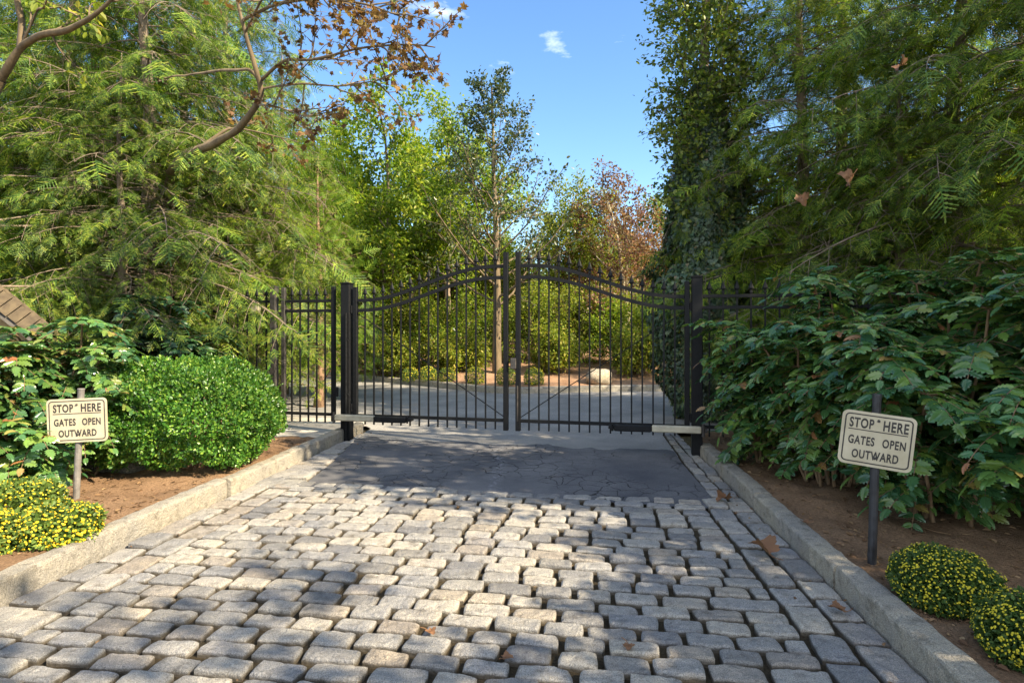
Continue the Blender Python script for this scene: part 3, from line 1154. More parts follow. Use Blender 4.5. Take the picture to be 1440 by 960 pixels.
srcs = [d1, d2, d4, d3]
for i, ((px, Y, h), lab) in enumerate(zip(far, labs)):
    s0 = srcs[i % 2 if h > 6.5 else 2]
    hh = [8.6, 9.2, 6.2][i % 2 if h > 6.5 else 2]
    dup(s0, lab, ((px - 720) / F * Y, Y, .3 if Y > 22 else 0), i * 1.3, h / hh, 'far trees behind the first rows')

# woodland that closes the view far off
rg = np.random.default_rng(71)
g = Geo()
N = 26000
a = rg.uniform(-1.25, 1.25, N)
R = rg.uniform(42, 60, N)
x, y = R * np.sin(a), R * np.cos(a)
hmax = 6.0 + 2.2 * vnoise(np.stack([a * 9, a * 0, a * 0], -1)) + 1.2 * vnoise(np.stack([a * 31, a * 0 + 4, a * 0], -1))
z = rg.uniform(0, 1, N) ** .8 * hmax
P = np.stack([x, y, z], -1)
d = rg.normal(0, 1, (N, 3))
X, Y, Z = frames(d, unit(rg.normal(0, 1, (N, 3))))
g.scatter(LEAF[0], LEAF[1], P, X, Y, Z, rg.uniform(.5, 1.0, N))
o = g.build('woodland', M['green_bright'])
tag(o, 'far green woodland closing the view behind the trees', 'woodland', kind='stuff')

# ------------------------------------------------------------------ ivy column at the right of the gate
rg = np.random.default_rng(81)
t = thing('ivy_clad_tree', 'tall tree trunk wrapped in a dark column of ivy right of the gate', 'tree', tp(992, 9.6, .02))
tubes = [(np.array([(0, 0, -.1), (.05, .05, 2), (-.05, .1, 4.5), (.1, 0, 8.5)]), np.array([.16, .13, .1, .04]), 0)]
N = 36000
zz = rg.uniform(0, 1, N) ** .95 * 5.7
th = rg.uniform(0, 2 * PI, N)
rad = np.interp(zz, [0, .8, 2.2, 3.4, 4.6, 5.7], [.52, .76, .80, .64, .40, .16])
nn = vnoise(np.stack([np.cos(th) * 2.2, np.sin(th) * 2.2, zz * 1.6], -1))
n2 = vnoise(np.stack([np.cos(th) * 6, np.sin(th) * 6, zz * 5], -1))
rr = rad * (1 + .34 * nn + .16 * n2) - rg.exponential(.08, N)
P = np.stack([rr * np.cos(th), rr * np.sin(th), zz], -1)
outw = np.stack([np.cos(th), np.sin(th), np.zeros(N)], -1)
d = unit(np.array([0, 0, -1.0]) + outw * .25 + rg.normal(0, .35, (N, 3)))
X, Y, Z = frames(d, unit(outw + np.array([0, 0, .5]) + rg.normal(0, .3, (N, 3))))
g = Geo()
IVY = (np.array([[0, 0, 0], [-.42, .05, .03], [-.36, .45, .05], [-.12, .55, .02], [0, 1, -.04], [.12, .55, .02], [.36, .45, .05], [.42, .05, .03]]), [[0, 4, 3, 2, 1], [0, 7, 6, 5, 4]])
g.scatter(IVY[0], IVY[1], P, X, Y, Z, rg.uniform(.055, .10, N))
g.build('ivy_leaves', M['ivy'], t)
twigs = []
for k in range(620):
    z = rg.uniform(3.0, 8.6)
    a = rg.uniform(0, 2 * PI)
    r_ = rg.uniform(.1, .45)
    p = np.array([r_ * math.cos(a), r_ * math.sin(a), z])
    dd = np.array([math.cos(a), math.sin(a), rg.normal(.3, .3)])
    L = rg.uniform(.35, .75)
    pts = [p]
    for i in range(4):
        dd = unit(dd + rg.normal(0, .2, 3))
        pts.append(pts[-1] + dd * L / 4)
    tubes.append((np.array(pts), np.linspace(.008, .003, 5), 1))
    twigs.append(np.array(pts))
wood_of(tubes).build('trunk', M['bark'], t, smooth=True)
leaves_on(rg, twigs, 32, .075, OVAL, .07, .2).build('loose_foliage', M['loose'], t)

# ------------------------------------------------------------------ near limbs: plane tree with brown leaves, dark limb top left
rg = np.random.default_rng(91)


def poly(pl):
    return np.array([dp(*q) for q in pl])


def smooth_path(P, n=36):
    t0 = np.linspace(0, 1, len(P))
    t1 = np.linspace(0, 1, n)
    Q = np.stack([np.interp(t1, t0, P[:, c]) for c in range(3)], -1)
    for _ in range(3):
        Q[1:-1] = (Q[:-2] + 2 * Q[1:-1] + Q[2:]) / 4
    return Q


def limb_tree(name, label, cat, trunk, limbs, twig_specs, leaf, bark, lsize, per, seed, tmpl):
    rg = np.random.default_rng(seed)
    tubes, twigs = [], []
    for P, r0, r1 in [trunk] + limbs:
        Q = smooth_path(P)
        tubes.append((Q + .008 * np.stack([vnoise(Q * 5), vnoise(Q * 5 + 9), vnoise(Q * 5 + 19)], -1), np.linspace(r0, r1, len(Q)) * (1 + .16 * vnoise(Q * 7 + 3)), 0))
    for li, n, a0, L, bias in twig_specs:
        Q = smooth_path(limbs[li][0])
        for k in range(n):
            a = a0 + (1 - a0) * (k + rg.uniform(0, 1)) / n
            j = min(int(a * (len(Q) - 1)), len(Q) - 2)
            tg = unit(Q[j + 1] - Q[j])
            d = unit(tg * .8 + rg.normal(0, .6, 3) + np.array(bias))
            cfg = [dict(n=5, wan=.12, up=.02, k=4, s=.25, ang=.7, ratio=.5, rr=.6, tap=.4), dict(n=3, wan=.15, up=0, k=0, s=.2, ang=.7, ratio=.5)]
            grow(rg, Q[j], d, L * rg.uniform(.6, 1.1) * (1.15 - .4 * a), .010, 0, cfg, tubes, twigs)
    base = trunk[0][0]
    t = thing(name, label, cat, base)
    g = wood_of(tubes)
    g.build('trunk', M[bark], t, base, True)
    lg = leaves_on(rg, twigs, per, lsize, tmpl, .02, .5, .6)
    lg.build('crown', M[leaf], t, base)
    return t


tb = np.array(tp(240, 9.0, .05))
limb_tree('plane_tree', 'tree with crooked olive limb, its brown autumn leaves against the sky upper left', 'tree',
          (np.array([tb, tb + [.05, 0, 1.2], dp(236, 300, 8.9), dp(240, 240, 7.9), dp(262, 217, 6.8)]), .085, .05),
          [(poly([(258, 219, 6.8), (282, 210, 6.7), (300, 203, 6.6), (318, 193, 6.5), (335, 183, 6.4), (349, 164, 6.25), (362, 148, 6.15), (370, 130, 6.1), (365, 112, 6.05), (358, 95, 6.0), (351, 70, 5.95), (345, 45, 5.9), (336, 10, 5.85), (328, -30, 5.8), (325, -90, 5.8)]), .048, .014),
           (poly([(362, 148, 6.15), (392, 150, 5.9), (430, 165, 5.7), (470, 160, 5.6)]), .012, .004),
           (poly([(365, 115, 6.1), (400, 84, 5.8), (450, 84, 5.5), (500, 68, 5.2), (560, 62, 5.0), (612, 66, 4.9)]), .018, .005),
           (poly([(340, 30, 5.9), (390, 5, 5.5), (450, -5, 5.2), (520, 8, 5.0), (575, 28, 4.9)]), .018, .005),
           (poly([(368, 125, 6.1), (420, 118, 5.8), (480, 122, 5.5), (540, 112, 5.3), (580, 90, 5.2)]), .015, .004),
           (poly([(272, 215, 6.8), (320, 180, 6.9), (345, 182, 7.0), (420, 200, 7.2)]), .022, .006),
           (poly([(230, 110, 7.0), (290, 102, 6.6), (350, 97, 6.1), (365, 112, 6.1)]), .012, .024),
           (poly([(345, 45, 5.9), (380, -20, 5.4), (430, -60, 5.0), (520, -70, 4.8)]), .016, .005)],
          [(2, 14, .2, .45, (.1, 0, .05)), (3, 18, .15, .5, (.1, 0, -.1)), (4, 11, .2, .45, (.1, 0, 0)), (7, 12, .1, .55, (.1, -.1, -.2)), (5, 4, .4, .4, (0, 0, 0)), (1, 8, .2, .5, (.3, 0, 0))],
          'brown_leaf', 'bark_limb', .058, 4, 92, maple(.25))
tb = np.array(tp(-90, 4.9, .1))
limb_tree('plane_tree', 'dark forked limb of a tree reaching in at the top left corner', 'tree',
          (np.array([tb, tb + [0, 0, 1.5], dp(-40, 190, 4.9), dp(0, 112, 4.8)]), .085, .045),
          [(poly([(0, 112, 4.8), (28, 66, 4.7), (55, 48, 4.6), (95, 44, 4.5), (130, 25, 4.4), (170, -15, 4.3)]), .036, .012),
           (poly([(28, 66, 4.7), (31, 30, 4.7), (18, -30, 4.6)]), .03, .018),
           (poly([(28, 66, 4.7), (52, 13, 4.6), (90, 10, 4.5)]), .014, .006)],
          [(0, 4, .3, .4, (0, 0, 0)), (2, 3, .3, .35, (0, 0, .1))],
          'green_yellow', 'bark_limb', .07, 4, 93, LEAF)


# ------------------------------------------------------------------ leatherleaf (pinnate, spiny leaflets)
def leaflet():
    hw = [(.0, .0), (.07, .14), (.15, .35), (.24, .23), (.33, .40), (.42, .25), (.51, .40), (.60, .22), (.69, .31), (.78, .13), (.86, .16)]
    v = [(0, 0, 0), (0, 1, -.10)]
    mid = [(0, .35, .0), (0, .7, -.03)]
    v += mid
    f = []
    for sg in (-1, 1):
        b = len(v)
        for y, x in hw[1:]:
            spike = 1 if x in (.35, .40, .31, .16) else 0
            v.append((sg * x * .84, y, .10 * x * 3 * .5 - .05 * spike))
        idx = list(range(b, b + len(hw) - 1))
        loop = [0] + idx + [1, 3, 2]
        f.append(loop if sg > 0 else loop[::-1])
    return np.array(v, float), f


LF = leaflet()


def leatherleaf(rg, pos, h, spread, ncane, name, label, mat, llen=(.26, .40), lsz=(.062, .125), nleaf=11, dens=1.0, toward=None, low=.25, group=None):
    t = thing(name, label, 'shrub', pos, 0, group)
    wood = Geo()
    LP, LX, LY, LZ, LS = [], [], [], [], []
    rA, rB = [], []
    for c in range(ncane):
        a = rg.uniform(0, 2 * PI)
        ro = math.sqrt(rg.uniform(0.02, 1)) * spread * 1.1
        hh = h * (1 - .42 * (ro / spread) ** 2) * rg.uniform(.55 if rg.random() < .45 else .85, 1.04)
        b0 = np.array([.35 * ro * math.cos(a), .35 * ro * math.sin(a), -.05])
        top = np.array([ro * math.cos(a), ro * math.sin(a), hh])
        midp = (b0 + top) / 2 + np.array([-.08 * math.cos(a), -.08 * math.sin(a), .05]) + rg.normal(0, .05, 3)
        q = np.linspace(0, 1, 8)[:, None]
        Q = (1 - q) ** 2 * b0 + 2 * q * (1 - q) * midp + q * q * top
        wood.tube(Q + np.concatenate([[[0, 0, 0]], rg.normal(0, .018, (6, 3)), [[0, 0, 0]]]), np.linspace(.015, .008, 8), 6, False)
        ax = unit(Q[-1] - Q[-2])
        clusters = [(1.0, nleaf), (rg.uniform(.78, .9), 7), (rg.uniform(.55, .75), 6)] + ([(rg.uniform(low, .5), 5)] if rg.random() < .65 else [])
        for fr, nl in clusters:
            cp = np.array([np.interp(fr, q[:, 0], Q[:, k]) for k in range(3)])
            for i in range(int(nl * dens)):
                az = i * 2.4 + rg.uniform(0, .8)
                el = rg.uniform(-.15, .75) if fr == 1.0 else rg.uniform(-.35, .3)
                d = np.array([math.cos(az) * math.cos(el), math.sin(az) * math.cos(el), math.sin(el)])
                L = rg.uniform(*llen)
                npair = int(rg.integers(5, 8))
                u = np.linspace(0, 1, 7)
                R_ = cp + d * L * u[:, None] + np.array([0, 0, -1.0]) * (L * rg.uniform(.25, .6) * u ** 2)[:, None]
                rA.append(R_[:-1]); rB.append(R_[1:])
                tg = unit(np.gradient(R_, axis=0))
                sz0 = rg.uniform(*lsz)
                for k in range(npair + 1):
                    f = .22 + .78 * k / npair
                    pp = np.array([np.interp(f, u, R_[:, m]) for m in range(3)])
                    tt_ = unit(np.array([np.interp(f, u, tg[:, m]) for m in range(3)]))
                    side = np.cross(tt_, [0, 0, 1.0])
                    side = unit(side)
                    upn = np.cross(side, tt_)
                    for sg in ((-1, 1) if k < npair else (0,)):
                        ld = unit(side * sg * .95 + tt_ * (.42 if sg else 1) + upn * rg.normal(.08, .14) + np.array([0, 0, -.16]))
                        nu = unit(upn - side * sg * .18 + rg.normal(0, .26, 3))
                        LP.append(pp); LY.append(ld); LX.append(nu); LS.append(sz0 * (.72 + .4 * math.sin(f * PI * .85)) * rg.uniform(.85, 1.15))
    wood.sticks(np.concatenate(rA), np.concatenate(rB), .0032, .0026, 3)
    wood.build('canes', M['cane'], t, smooth=True)
    LP = np.array(LP)
    X, Y, Z = frames(np.array(LY), np.array(LX))
    g = Geo()
    g.scatter(LF[0], LF[1], LP, X, Y, Z, np.array(LS))
    g.build('foliage', M[mat], t)
    return t


GR = 'leatherleaf thicket right of the drive'
rg = np.random.default_rng(101)
spots = [((2.62, 6.05), 1.72, .62, 15, 'leatherleaf shrub at the far end of the thicket, hiding the right iron fence'),
         ((2.78, 5.05), 1.75, .68, 18, 'leatherleaf shrub with a trailing low shoot between fence and right sign'),
         ((3.05, 4.15), 1.85, .72, 20, 'leatherleaf shrub directly behind the right sign'),
         ((3.62, 3.35), 1.9, .75, 20, 'large leatherleaf shrub above the two yellow mums on the right, with bare tan canes below'),
         ((3.75, 5.0), 2.15, .75, 18, 'tallest leatherleaf shrub at the back of the right thicket'),
         ((4.6, 3.9), 2.2, .8, 18, 'leatherleaf shrub at the right picture edge with pale yellowish top leaves'),
         ((3.5, 6.3), 1.9, .7, 14, 'leatherleaf shrub at the back of the right thicket beside the fence')]
for (xy, h, sp, nc, lab) in spots:
    leatherleaf(rg, (xy[0], xy[1], .1), h, sp, nc, 'leatherleaf_shrub', lab, 'mah', group=GR)
GL = 'leatherleaf shrubs left of the drive'
leatherleaf(rg, (-3.95, 5.05, .12), 1.38, .6, 17, 'leatherleaf_shrub', 'leatherleaf shrub whose leaves lap over the corner of the left sign', 'mah', (.24, .36), (.07, .10), group=GL)
leatherleaf(rg, (-4.35, 4.85, .12), 1.22, .52, 14, 'leatherleaf_shrub', 'leatherleaf shrub at the left edge below the tan shed', 'mah', (.24, .36), (.07, .10), group=GL)
leatherleaf(rg, (-4.5, 4.4, .12), 1.2, .55, 12, 'leatherleaf_shrub', 'low leatherleaf shrub behind the yellow mums at the left edge, with a bare cane', 'mah', (.24, .36), (.07, .10), group=GL)
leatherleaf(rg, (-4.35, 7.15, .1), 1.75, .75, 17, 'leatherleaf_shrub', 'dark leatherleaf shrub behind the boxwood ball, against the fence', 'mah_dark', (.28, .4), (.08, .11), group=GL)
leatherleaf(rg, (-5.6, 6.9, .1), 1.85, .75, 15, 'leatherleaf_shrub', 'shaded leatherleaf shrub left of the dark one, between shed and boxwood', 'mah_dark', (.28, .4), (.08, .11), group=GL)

# ------------------------------------------------------------------ boxwood ball
rg = np.random.default_rng(111)
bc = np.array([-3.13, 5.62, .08])
t = thing('boxwood_bush', 'clipped round bright green boxwood bush beside the left kerb', 'shrub', bc)


def dome_pts(rg, N, rx, ry, h, e=2.6, depth=.05, zmin=.06, lump=.04, lf=5.0):
    d = unit(rg.normal(0, 1, (N, 3)))
    n = (np.abs(d[:, 0]) ** e + np.abs(d[:, 1]) ** e + np.abs(d[:, 2]) ** e) ** (-1 / e)
    q = d * n[:, None]
    sc_ = np.array([rx, ry, h / 2])
    P = q * sc_
    nn = unit(d / sc_)
    off = lump * vnoise(P * lf) + lump * .6 * vnoise(P * lf * 2.7 + 9) - rg.exponential(depth, N)
    P = P + nn * off[:, None]
    P[:, 2] += h / 2
    P[:, 2] = np.maximum(P[:, 2], zmin + rg.uniform(0, .05, N))
    return P, nn


P, nn = dome_pts(rg, 62000, .84, .72, 1.05, 2.2, .05, .03, .085, 6.5)
keep = P[:, 2] > .13 + .10 * vnoise(P * 5)
P, nn = P[keep], nn[keep]
N = len(P)
d = unit(nn * .7 + np.array([0, 0, .35]) + rg.normal(0, .6, (N, 3)))
X, Y, Z = frames(d, unit(nn + np.array([0, 0, .4]) + rg.normal(0, .45, (N, 3))))
g = Geo()
g.scatter(OVAL[0], OVAL[1], P, X, Y, Z, rg.uniform(.020, .036, N))
# stray shoots over the clipped outline
sel = rg.integers(0, N, 170)
A = P[sel]
B = A + unit(nn[sel] + np.array([0, 0, .5]) + rg.normal(0, .3, (170, 3))) * rg.uniform(.05, .12, (170, 1))
g.sticks(A, B, .0018, .001, 3)
q_ = np.repeat(A, 9, 0) + np.repeat(B - A, 9, 0) * np.tile(np.linspace(.2, 1, 9), 170)[:, None]
X, Y, Z = frames(unit(np.repeat(B - A, 9, 0) * 8 + rg.normal(0, .7, q_.shape)), unit(rg.normal(0, .6, q_.shape) + np.array([0, 0, 1.0])))
g.scatter(OVAL[0], OVAL[1], q_, X, Y, Z, rg.uniform(.018, .03, len(q_)))
g.build('foliage', M['box'], t)
g = Geo()
for k in range(46):
    a = rg.uniform(0, 2 * PI)
    r1 = rg.uniform(.3, .8)
    Q = np.array([(.12 * math.cos(a) * r1 * 2, .12 * math.sin(a) * r1 * 2, -.05), (.4 * r1 * math.cos(a + .2), .36 * r1 * math.sin(a + .2), .10), (.8 * r1 * math.cos(a), .68 * r1 * math.sin(a), rg.uniform(.25, .8))])
    g.tube(smooth_path(Q, 9), np.linspace(.012, .004, 9), 5, False)
g.build('stems', M['bark_red'], t, smooth=True)


# ------------------------------------------------------------------ mums
def mum(rg, loc, rx, ry, h, label, nb, bsize, bmat, nl=3200, group='round yellow mums', lmat='mum', ls=1.0):
    t = thing('chrysanthemum', label, 'flower', loc, 0, group)
    P, nn = dome_pts(rg, nl, rx, ry, h * 1.25, 2.1, .03, .01, .02, 14)
    P[:, 2] -= h * .25
    kp_ = P[:, 2] > .0
    P, nn = P[kp_], nn[kp_]
    N = len(P)
    d = unit(nn + rg.normal(0, .6, (N, 3)))
    X, Y, Z = frames(d, unit(nn + rg.normal(0, .6, (N, 3)) + np.array([0, 0, .5])))
    g = Geo()
    g.scatter(LEAF[0], LEAF[1], P, X, Y, Z, ls * rg.uniform(.022, .042, N))
    stA = rg.normal(0, rx * .12, (40, 3)); stA[:, 2] = -.03
    sel = rg.integers(0, N, 40)
    g.sticks(stA, P[sel] * .9, .003, .002, 3)
    g.build('foliage', M[lmat], t)
    P, nn = dome_pts(rg, nb, rx * 1.02, ry * 1.02, h * 1.27, 2.1, .006, .01, .02, 14)
    P[:, 2] -= h * .25
    kp_ = P[:, 2] > .02
    P, nn = P[kp_] + nn[kp_] * .008, nn[kp_]
    N = len(P)
    a = np.arange(7) * 2 * PI / 7
    v = [(0, 0, .30)]
    for r_, z_ in ((.28, .24), (.5, .05)):
        v += [(r_ * math.cos(q), r_ * math.sin(q), z_) for q in a]
    v.append((0, 0, -.15))
    f = [[0, 1 + i, 1 + (i + 1) % 7] for i in range(7)] + [[1 + i, 8 + i, 8 + (i + 1) % 7, 1 + (i + 1) % 7] for i in range(7)] + [[15, 8 + (i + 1) % 7, 8 + i] for i in range(7)]
    X, Y, Z = frames(unit(np.cross(nn, rg.normal(0, 1, (N, 3)))), unit(nn + rg.normal(0, .3, (N, 3)) + np.array([0, 0, .3])))
    g = Geo()
    g.scatter(np.array(v), f, P, X, Y, Z, bsize * rg.uniform(.7, 1.3, N))
    o = g.build('blossoms', M[bmat], t)
    o['kind'] = 'stuff'
    return t


rg = np.random.default_rng(121)
mum(rg, (-2.84, 3.66, .10), .225, .225, .225, 'yellow mum in full bloom just before the left sign, nearest the kerb', 950, .0145, 'yellow')
mum(rg, (-3.45, 4.10, .11), .25, .25, .25, 'greener yellow mum tucked behind the blooming one at the left edge', 600, .0135, 'yellow')
mum(rg, (-3.16, 3.42, .10), .22, .22, .26, 'yellow mum mostly cut off by the left picture edge', 1000, .0145, 'yellow')
mum(rg, (2.12, 2.86, .09), .22, .22, .25, 'round budding mum with tiny yellow buds below the right sign', 1700, .0095, 'bud', 11000, lmat='mum_dark', ls=.62)
mum(rg, (2.13, 2.36, .085), .20, .20, .245, 'round budding mum nearest the camera, at the lower right corner', 1500, .0095, 'bud', 10000, lmat='mum_dark', ls=.62)
isl_spots = [(577, 15.6, 'leftmost'), (602, 15.3, 'second from the left'), (629, 14.9, 'third from the left'), (668, 14.3, 'just left of the gate middle'), (712, 13.9, 'behind the two meeting gate stiles'), (751, 13.9, 'rightmost')]
first = None
for px, Y, wd_ in isl_spots:
    lab = 'small pale round mum on the far island, %s of its row' % wd_ if wd_[0] in 'lstr' else 'small pale round mum on the far island, %s' % wd_
    if wd_.startswith('just'):
        lab = 'small pale round mum on the far island, just left of the gate middle'
    p = isl(px, Y)
    if first is None:
        first = mum(rg, p, .22, .22, .36, lab, 260, .022, 'bud', 1500, 'small mums on the far island')
    else:
        dup(first, lab, p, px * .1, rg.uniform(.9, 1.1))

# ------------------------------------------------------------------ boulders
def boulder(rg, loc, size, label, mat):
    n, m = 22, 14
    th = np.linspace(0, 2 * PI, n, endpoint=False)
    ph = np.linspace(-PI / 2, PI / 2, m)
    T, Ph = np.meshgrid(th, ph, indexing='ij')
    d = np.stack([np.cos(T) * np.cos(Ph), np.sin(T) * np.cos(Ph), np.sin(Ph)], -1)
    e = (np.abs(d) ** 3).sum(-1) ** (-1 / 3)
    P = d * e[..., None] * (1 + .16 * vnoise(d * 1.8 + rg.uniform(0, 40))[..., None] + .06 * vnoise(d * 5 + 7)[..., None]) * np.array(size) / 2
    P[..., 2] += size[2] * .3
    P = np.concatenate([P, P[:1]], 0)
    g = Geo()
    g.add(P, grid_sheet(P)[:, ::-1])
    t = g.build('boulder', M[mat], smooth=True)
    t.location = [float(q) for q in loc]
    return tag(t, label, 'rock')


rg = np.random.default_rng(131)
boulder(rg, isl(842, 14.3), (.6, .5, .42), 'pale sunlit boulder on the far island behind the right gate leaf', 'stone')
boulder(rg, (-3.75, 5.55, .1), (.75, .5, .62), 'dark boulder in the shade between the left sign and the boxwood', 'stone_dark')

# ------------------------------------------------------------------ gate
GLp = np.array([-2.16, 7.64, 0])
GRp = np.array([2.124, 6.70, 0])
gd = unit(GRp - GLp)
YAW = math.atan2(gd[1], gd[0])


def finial_geo():
    g = Geo()
    g.box((0, 0, .012), (.024, .024, .024), None, .003)
    prof = [(.009, .02), (.011, .035), (.022, .052), (.017, .075), (.009, .10), (.001, .135)]
    a = np.arange(6) * PI / 3
    P = np.stack([np.stack([r * np.cos(a), .6 * r * np.sin(a), np.full(6, z)], -1) for r, z in prof], 0)
    P = np.concatenate([P, P[:, :1]], 1)
    g.add(P, grid_sheet(P))
    for sg in (-1, 1):
        Q = np.array([(0, 0, .04), (sg * .016, 0, .048), (sg * .026, 0, .042), (sg * .029, 0, .034), (sg * .024, 0, .030)])
        g.tube(Q, [.006, .006, .005, .004, .003], 5)
    return g


FIN = None


def add_picket(parent, x, z0, z1, r=.009, mat='black', y=0.0, fin=True):
    global FIN
    g = Geo()
    g.box((0, 0, (z0 + z1) / 2), (2 * r, 2 * r, z1 - z0))
    p = g.build('picket', M[mat], parent)
    p.location = (x, y, 0)
    if fin:
        if FIN is None:
            FIN = finial_geo().build('finial', M['black'], p, smooth=False)
            f = FIN
        else:
            f = FIN.copy()
            COL.objects.link(f)
            f.parent = p
        f.location = (0, 0, z1)
        f.scale = (1.35, 1.2, 1.12)
    return p


ARCH = lambda q, z0, z1: z0 + (z1 - z0) * (.5 - .5 * math.cos(PI * min(1, max(0, q)))) if True else 0


def rail_curve(name, parent, x0, x1, zf, th=.042, dep=.032, n=36, mat='black'):
    g = Geo()
    xs = np.linspace(x0, x1, n)
    zs = np.array([zf(x) for x in xs])
    tx = np.gradient(zs, xs)
    nx = -tx / np.sqrt(1 + tx * tx)
    nz = 1 / np.sqrt(1 + tx * tx)
    nx[0] = nx[-1] = 0
    P = np.stack([np.stack([xs + a * th / 2 * nx, np.full(n, b * dep / 2), zs + a * th / 2 * nz], -1) for a, b in ((-1, -1), (1, -1), (1, 1), (-1, 1), (-1, -1))], 1)
    g.add(P, [grid_sheet(P)])
    return g.build(name, M[mat], parent)


def gate_leaf(hinge_w, width, sgn, label):
    loc = GLp + gd * hinge_w
    t = thing('gate_leaf', label, 'gate', loc, YAW, 'leaves of the double driveway gate')
    W = width
    X = lambda q: sgn * q
    g = Geo(); g.box((X(.0), 0, (.24 + 1.99) / 2), (.056, .056, 1.75), None, .004); g.build('stile', M['black'], t)
    g = Geo(); g.box((X(W), 0, (.195 + 2.385) / 2), (.060, .056, 2.19), None, .004); g.build('stile', M['black'], t)
    a, b = .03, W - .032
    up = lambda x: ARCH((abs(x) - .08) / (W - .22), 1.815, 2.215)
    lo = lambda x: ARCH((abs(x) - .08) / (W - .22), 1.685, 2.075)
    rail_curve('top_rail', t, X(a), X(b), up)
    rail_curve('arch_rail', t, X(a), X(b), lo)
    g = Geo(); g.box((X((a + b) / 2), 0, .318), (b - a, .034, .040), None, .003); g.build('bottom_rail', M['black'], t)
    for k in range(15):
        x = .135 + (W - .27) * k / 14
        add_picket(t, X(x), .205, up(x) + .03)
    g = Geo()
    g.sticks(np.array([(X(.03), .017, 1.64)]), np.array([(X(W - .03), .017, .36)]), .0065, .0065, 6)
    g.build('brace', M['black'], t)
    if sgn < 0:
        g = Geo(); g.box((X(W) - .055, -.01, 1.02), (.07, .07, .13), None, .006); g.tube([(X(W) + .0, -.05, .32), (X(W), -.05, .75)], .011, 8)
        g.build('latch', M['bronze'], t)
    for z in (.42, 1.70):
        g = Geo(); g.box((X(-.05), -.005, z), (.05, .03, .07), None, .004)
        g.tube([(X(-.045), -.02, z - .05), (X(-.045), -.02, z + .05)], .014, 8)
        g.build('hinge', M['black'], t)
    return t


gate_leaf(.12, 2.015, 1, 'left leaf of the arched black iron driveway gate, beside the side gate')
gate_leaf(4.277, 1.988, -1, 'right leaf of the arched black iron driveway gate, hinged on the post by the thicket')


def post(p, h, wdt, label, mat='black', base=0.0, name='gate_post'):
    t = thing(name, label, 'post', (p[0], p[1], base), YAW)
    g = Geo(); g.box((0, 0, h / 2 - .1), (wdt, wdt, h + .2), None, .006); g.build('shaft', M[mat], t)
    g = Geo()
    q = wdt / 2 + .006
    g.box((0, 0, h + .008), (2 * q, 2 * q, .016), None, .003)
    g.add([(-q, -q, h + .016), (q, -q, h + .016), (q, q, h + .016), (-q, q, h + .016), (0, 0, h + .03)], [[0, 1, 4], [1, 2, 4], [2, 3, 4], [3, 0, 4]])
    g.build('cap', M[mat], t)
    return t


pl = post(GLp, 2.03, .125, 'thick black square gate post left of the driveway, beside the side gate')
pr = post(GRp, 2.03, .118, 'thick black square gate post right of the driveway, at the kerb end')
# conduit pipe on the left post
g = Geo()
g.tube([(.03, -.085, .0), (.03, -.085, 1.65)], .016, 8)
for z in (.6, 1.3):
    g.box((.03, -.078, z), (.05, .03, .02))
g.build('conduit', M['black'], pl, smooth=False)


def opener(w0, sgn, label, off=-.17):
    p = GLp + gd * w0 + np.array([gd[1], -gd[0], 0]) * -off * 1.0
    t = thing('gate_opener', label, 'gate opener', (p[0], p[1], .255), YAW, 'swing gate openers')
    g = Geo(); g.box((sgn * .27, 0, .055), (.54, .075, .078), None, .012); g.build('housing', M['pale_housing'], t)
    g = Geo(); g.box((sgn * .755, 0, .05), (.43, .07, .074), None, .012); g.build('motor_cover', M['black'], t)
    g = Geo(); g.box((sgn * -.03, .07, .05), (.07, .14, .05), None, .006); g.tube([(sgn * -.02, 0, -.02), (sgn * -.02, 0, .12)], .018, 8); g.build('post_bracket', M['bronze'], t)
    g = Geo(); g.box((sgn * 1.0, .05, .05), (.06, .11, .035), None, .004); g.tube([(sgn * .985, 0, .01), (sgn * .985, 0, .09)], .012, 8); g.build('gate_bracket', M['black'], t)
    return t


opener(-.075, 1, 'gate opener with a pale and a black section, running from the left gate post')
opener(4.42, -1, 'gate opener with a pale and a black section, running from the right gate post')
# fine pipe stub at the foot of the right post
g = Geo()
b = GRp + np.array([.06, -.02, .06])
g.tube(smooth_path(np.array([b, b + [.18, .02, .03], b + [.36, .0, .02], b + [.38, 0, -.05]]), 12), .022, 8)
tag(g.build('drain_pipe', M['black'], None), 'short black pipe lying at the foot of the right gate post', 'pipe')


# ------------------------------------------------------------------ fences and the side gate
def fence(p0, p1, label, n, zt=1.815, zl=1.685, zb=.32, mat='black'):
    p0, p1 = np.asarray(p0, float), np.asarray(p1, float)
    L = np.linalg.norm(p1 - p0)
    yaw = math.atan2((p1 - p0)[1], (p1 - p0)[0])
    t = thing('iron_fence', label, 'fence', p0, yaw)
    for z, nm in ((zt, 'top_rail'), (zl, 'middle_rail'), (zb, 'bottom_rail')):
        g = Geo(); g.box((L / 2, 0, z), (L, .03, .038), None, .003); g.build(nm, M[mat], t)
    for k in range(n):
        add_picket(t, L * (k + .5) / n, .21, zt + .03, .009, mat)
    return t


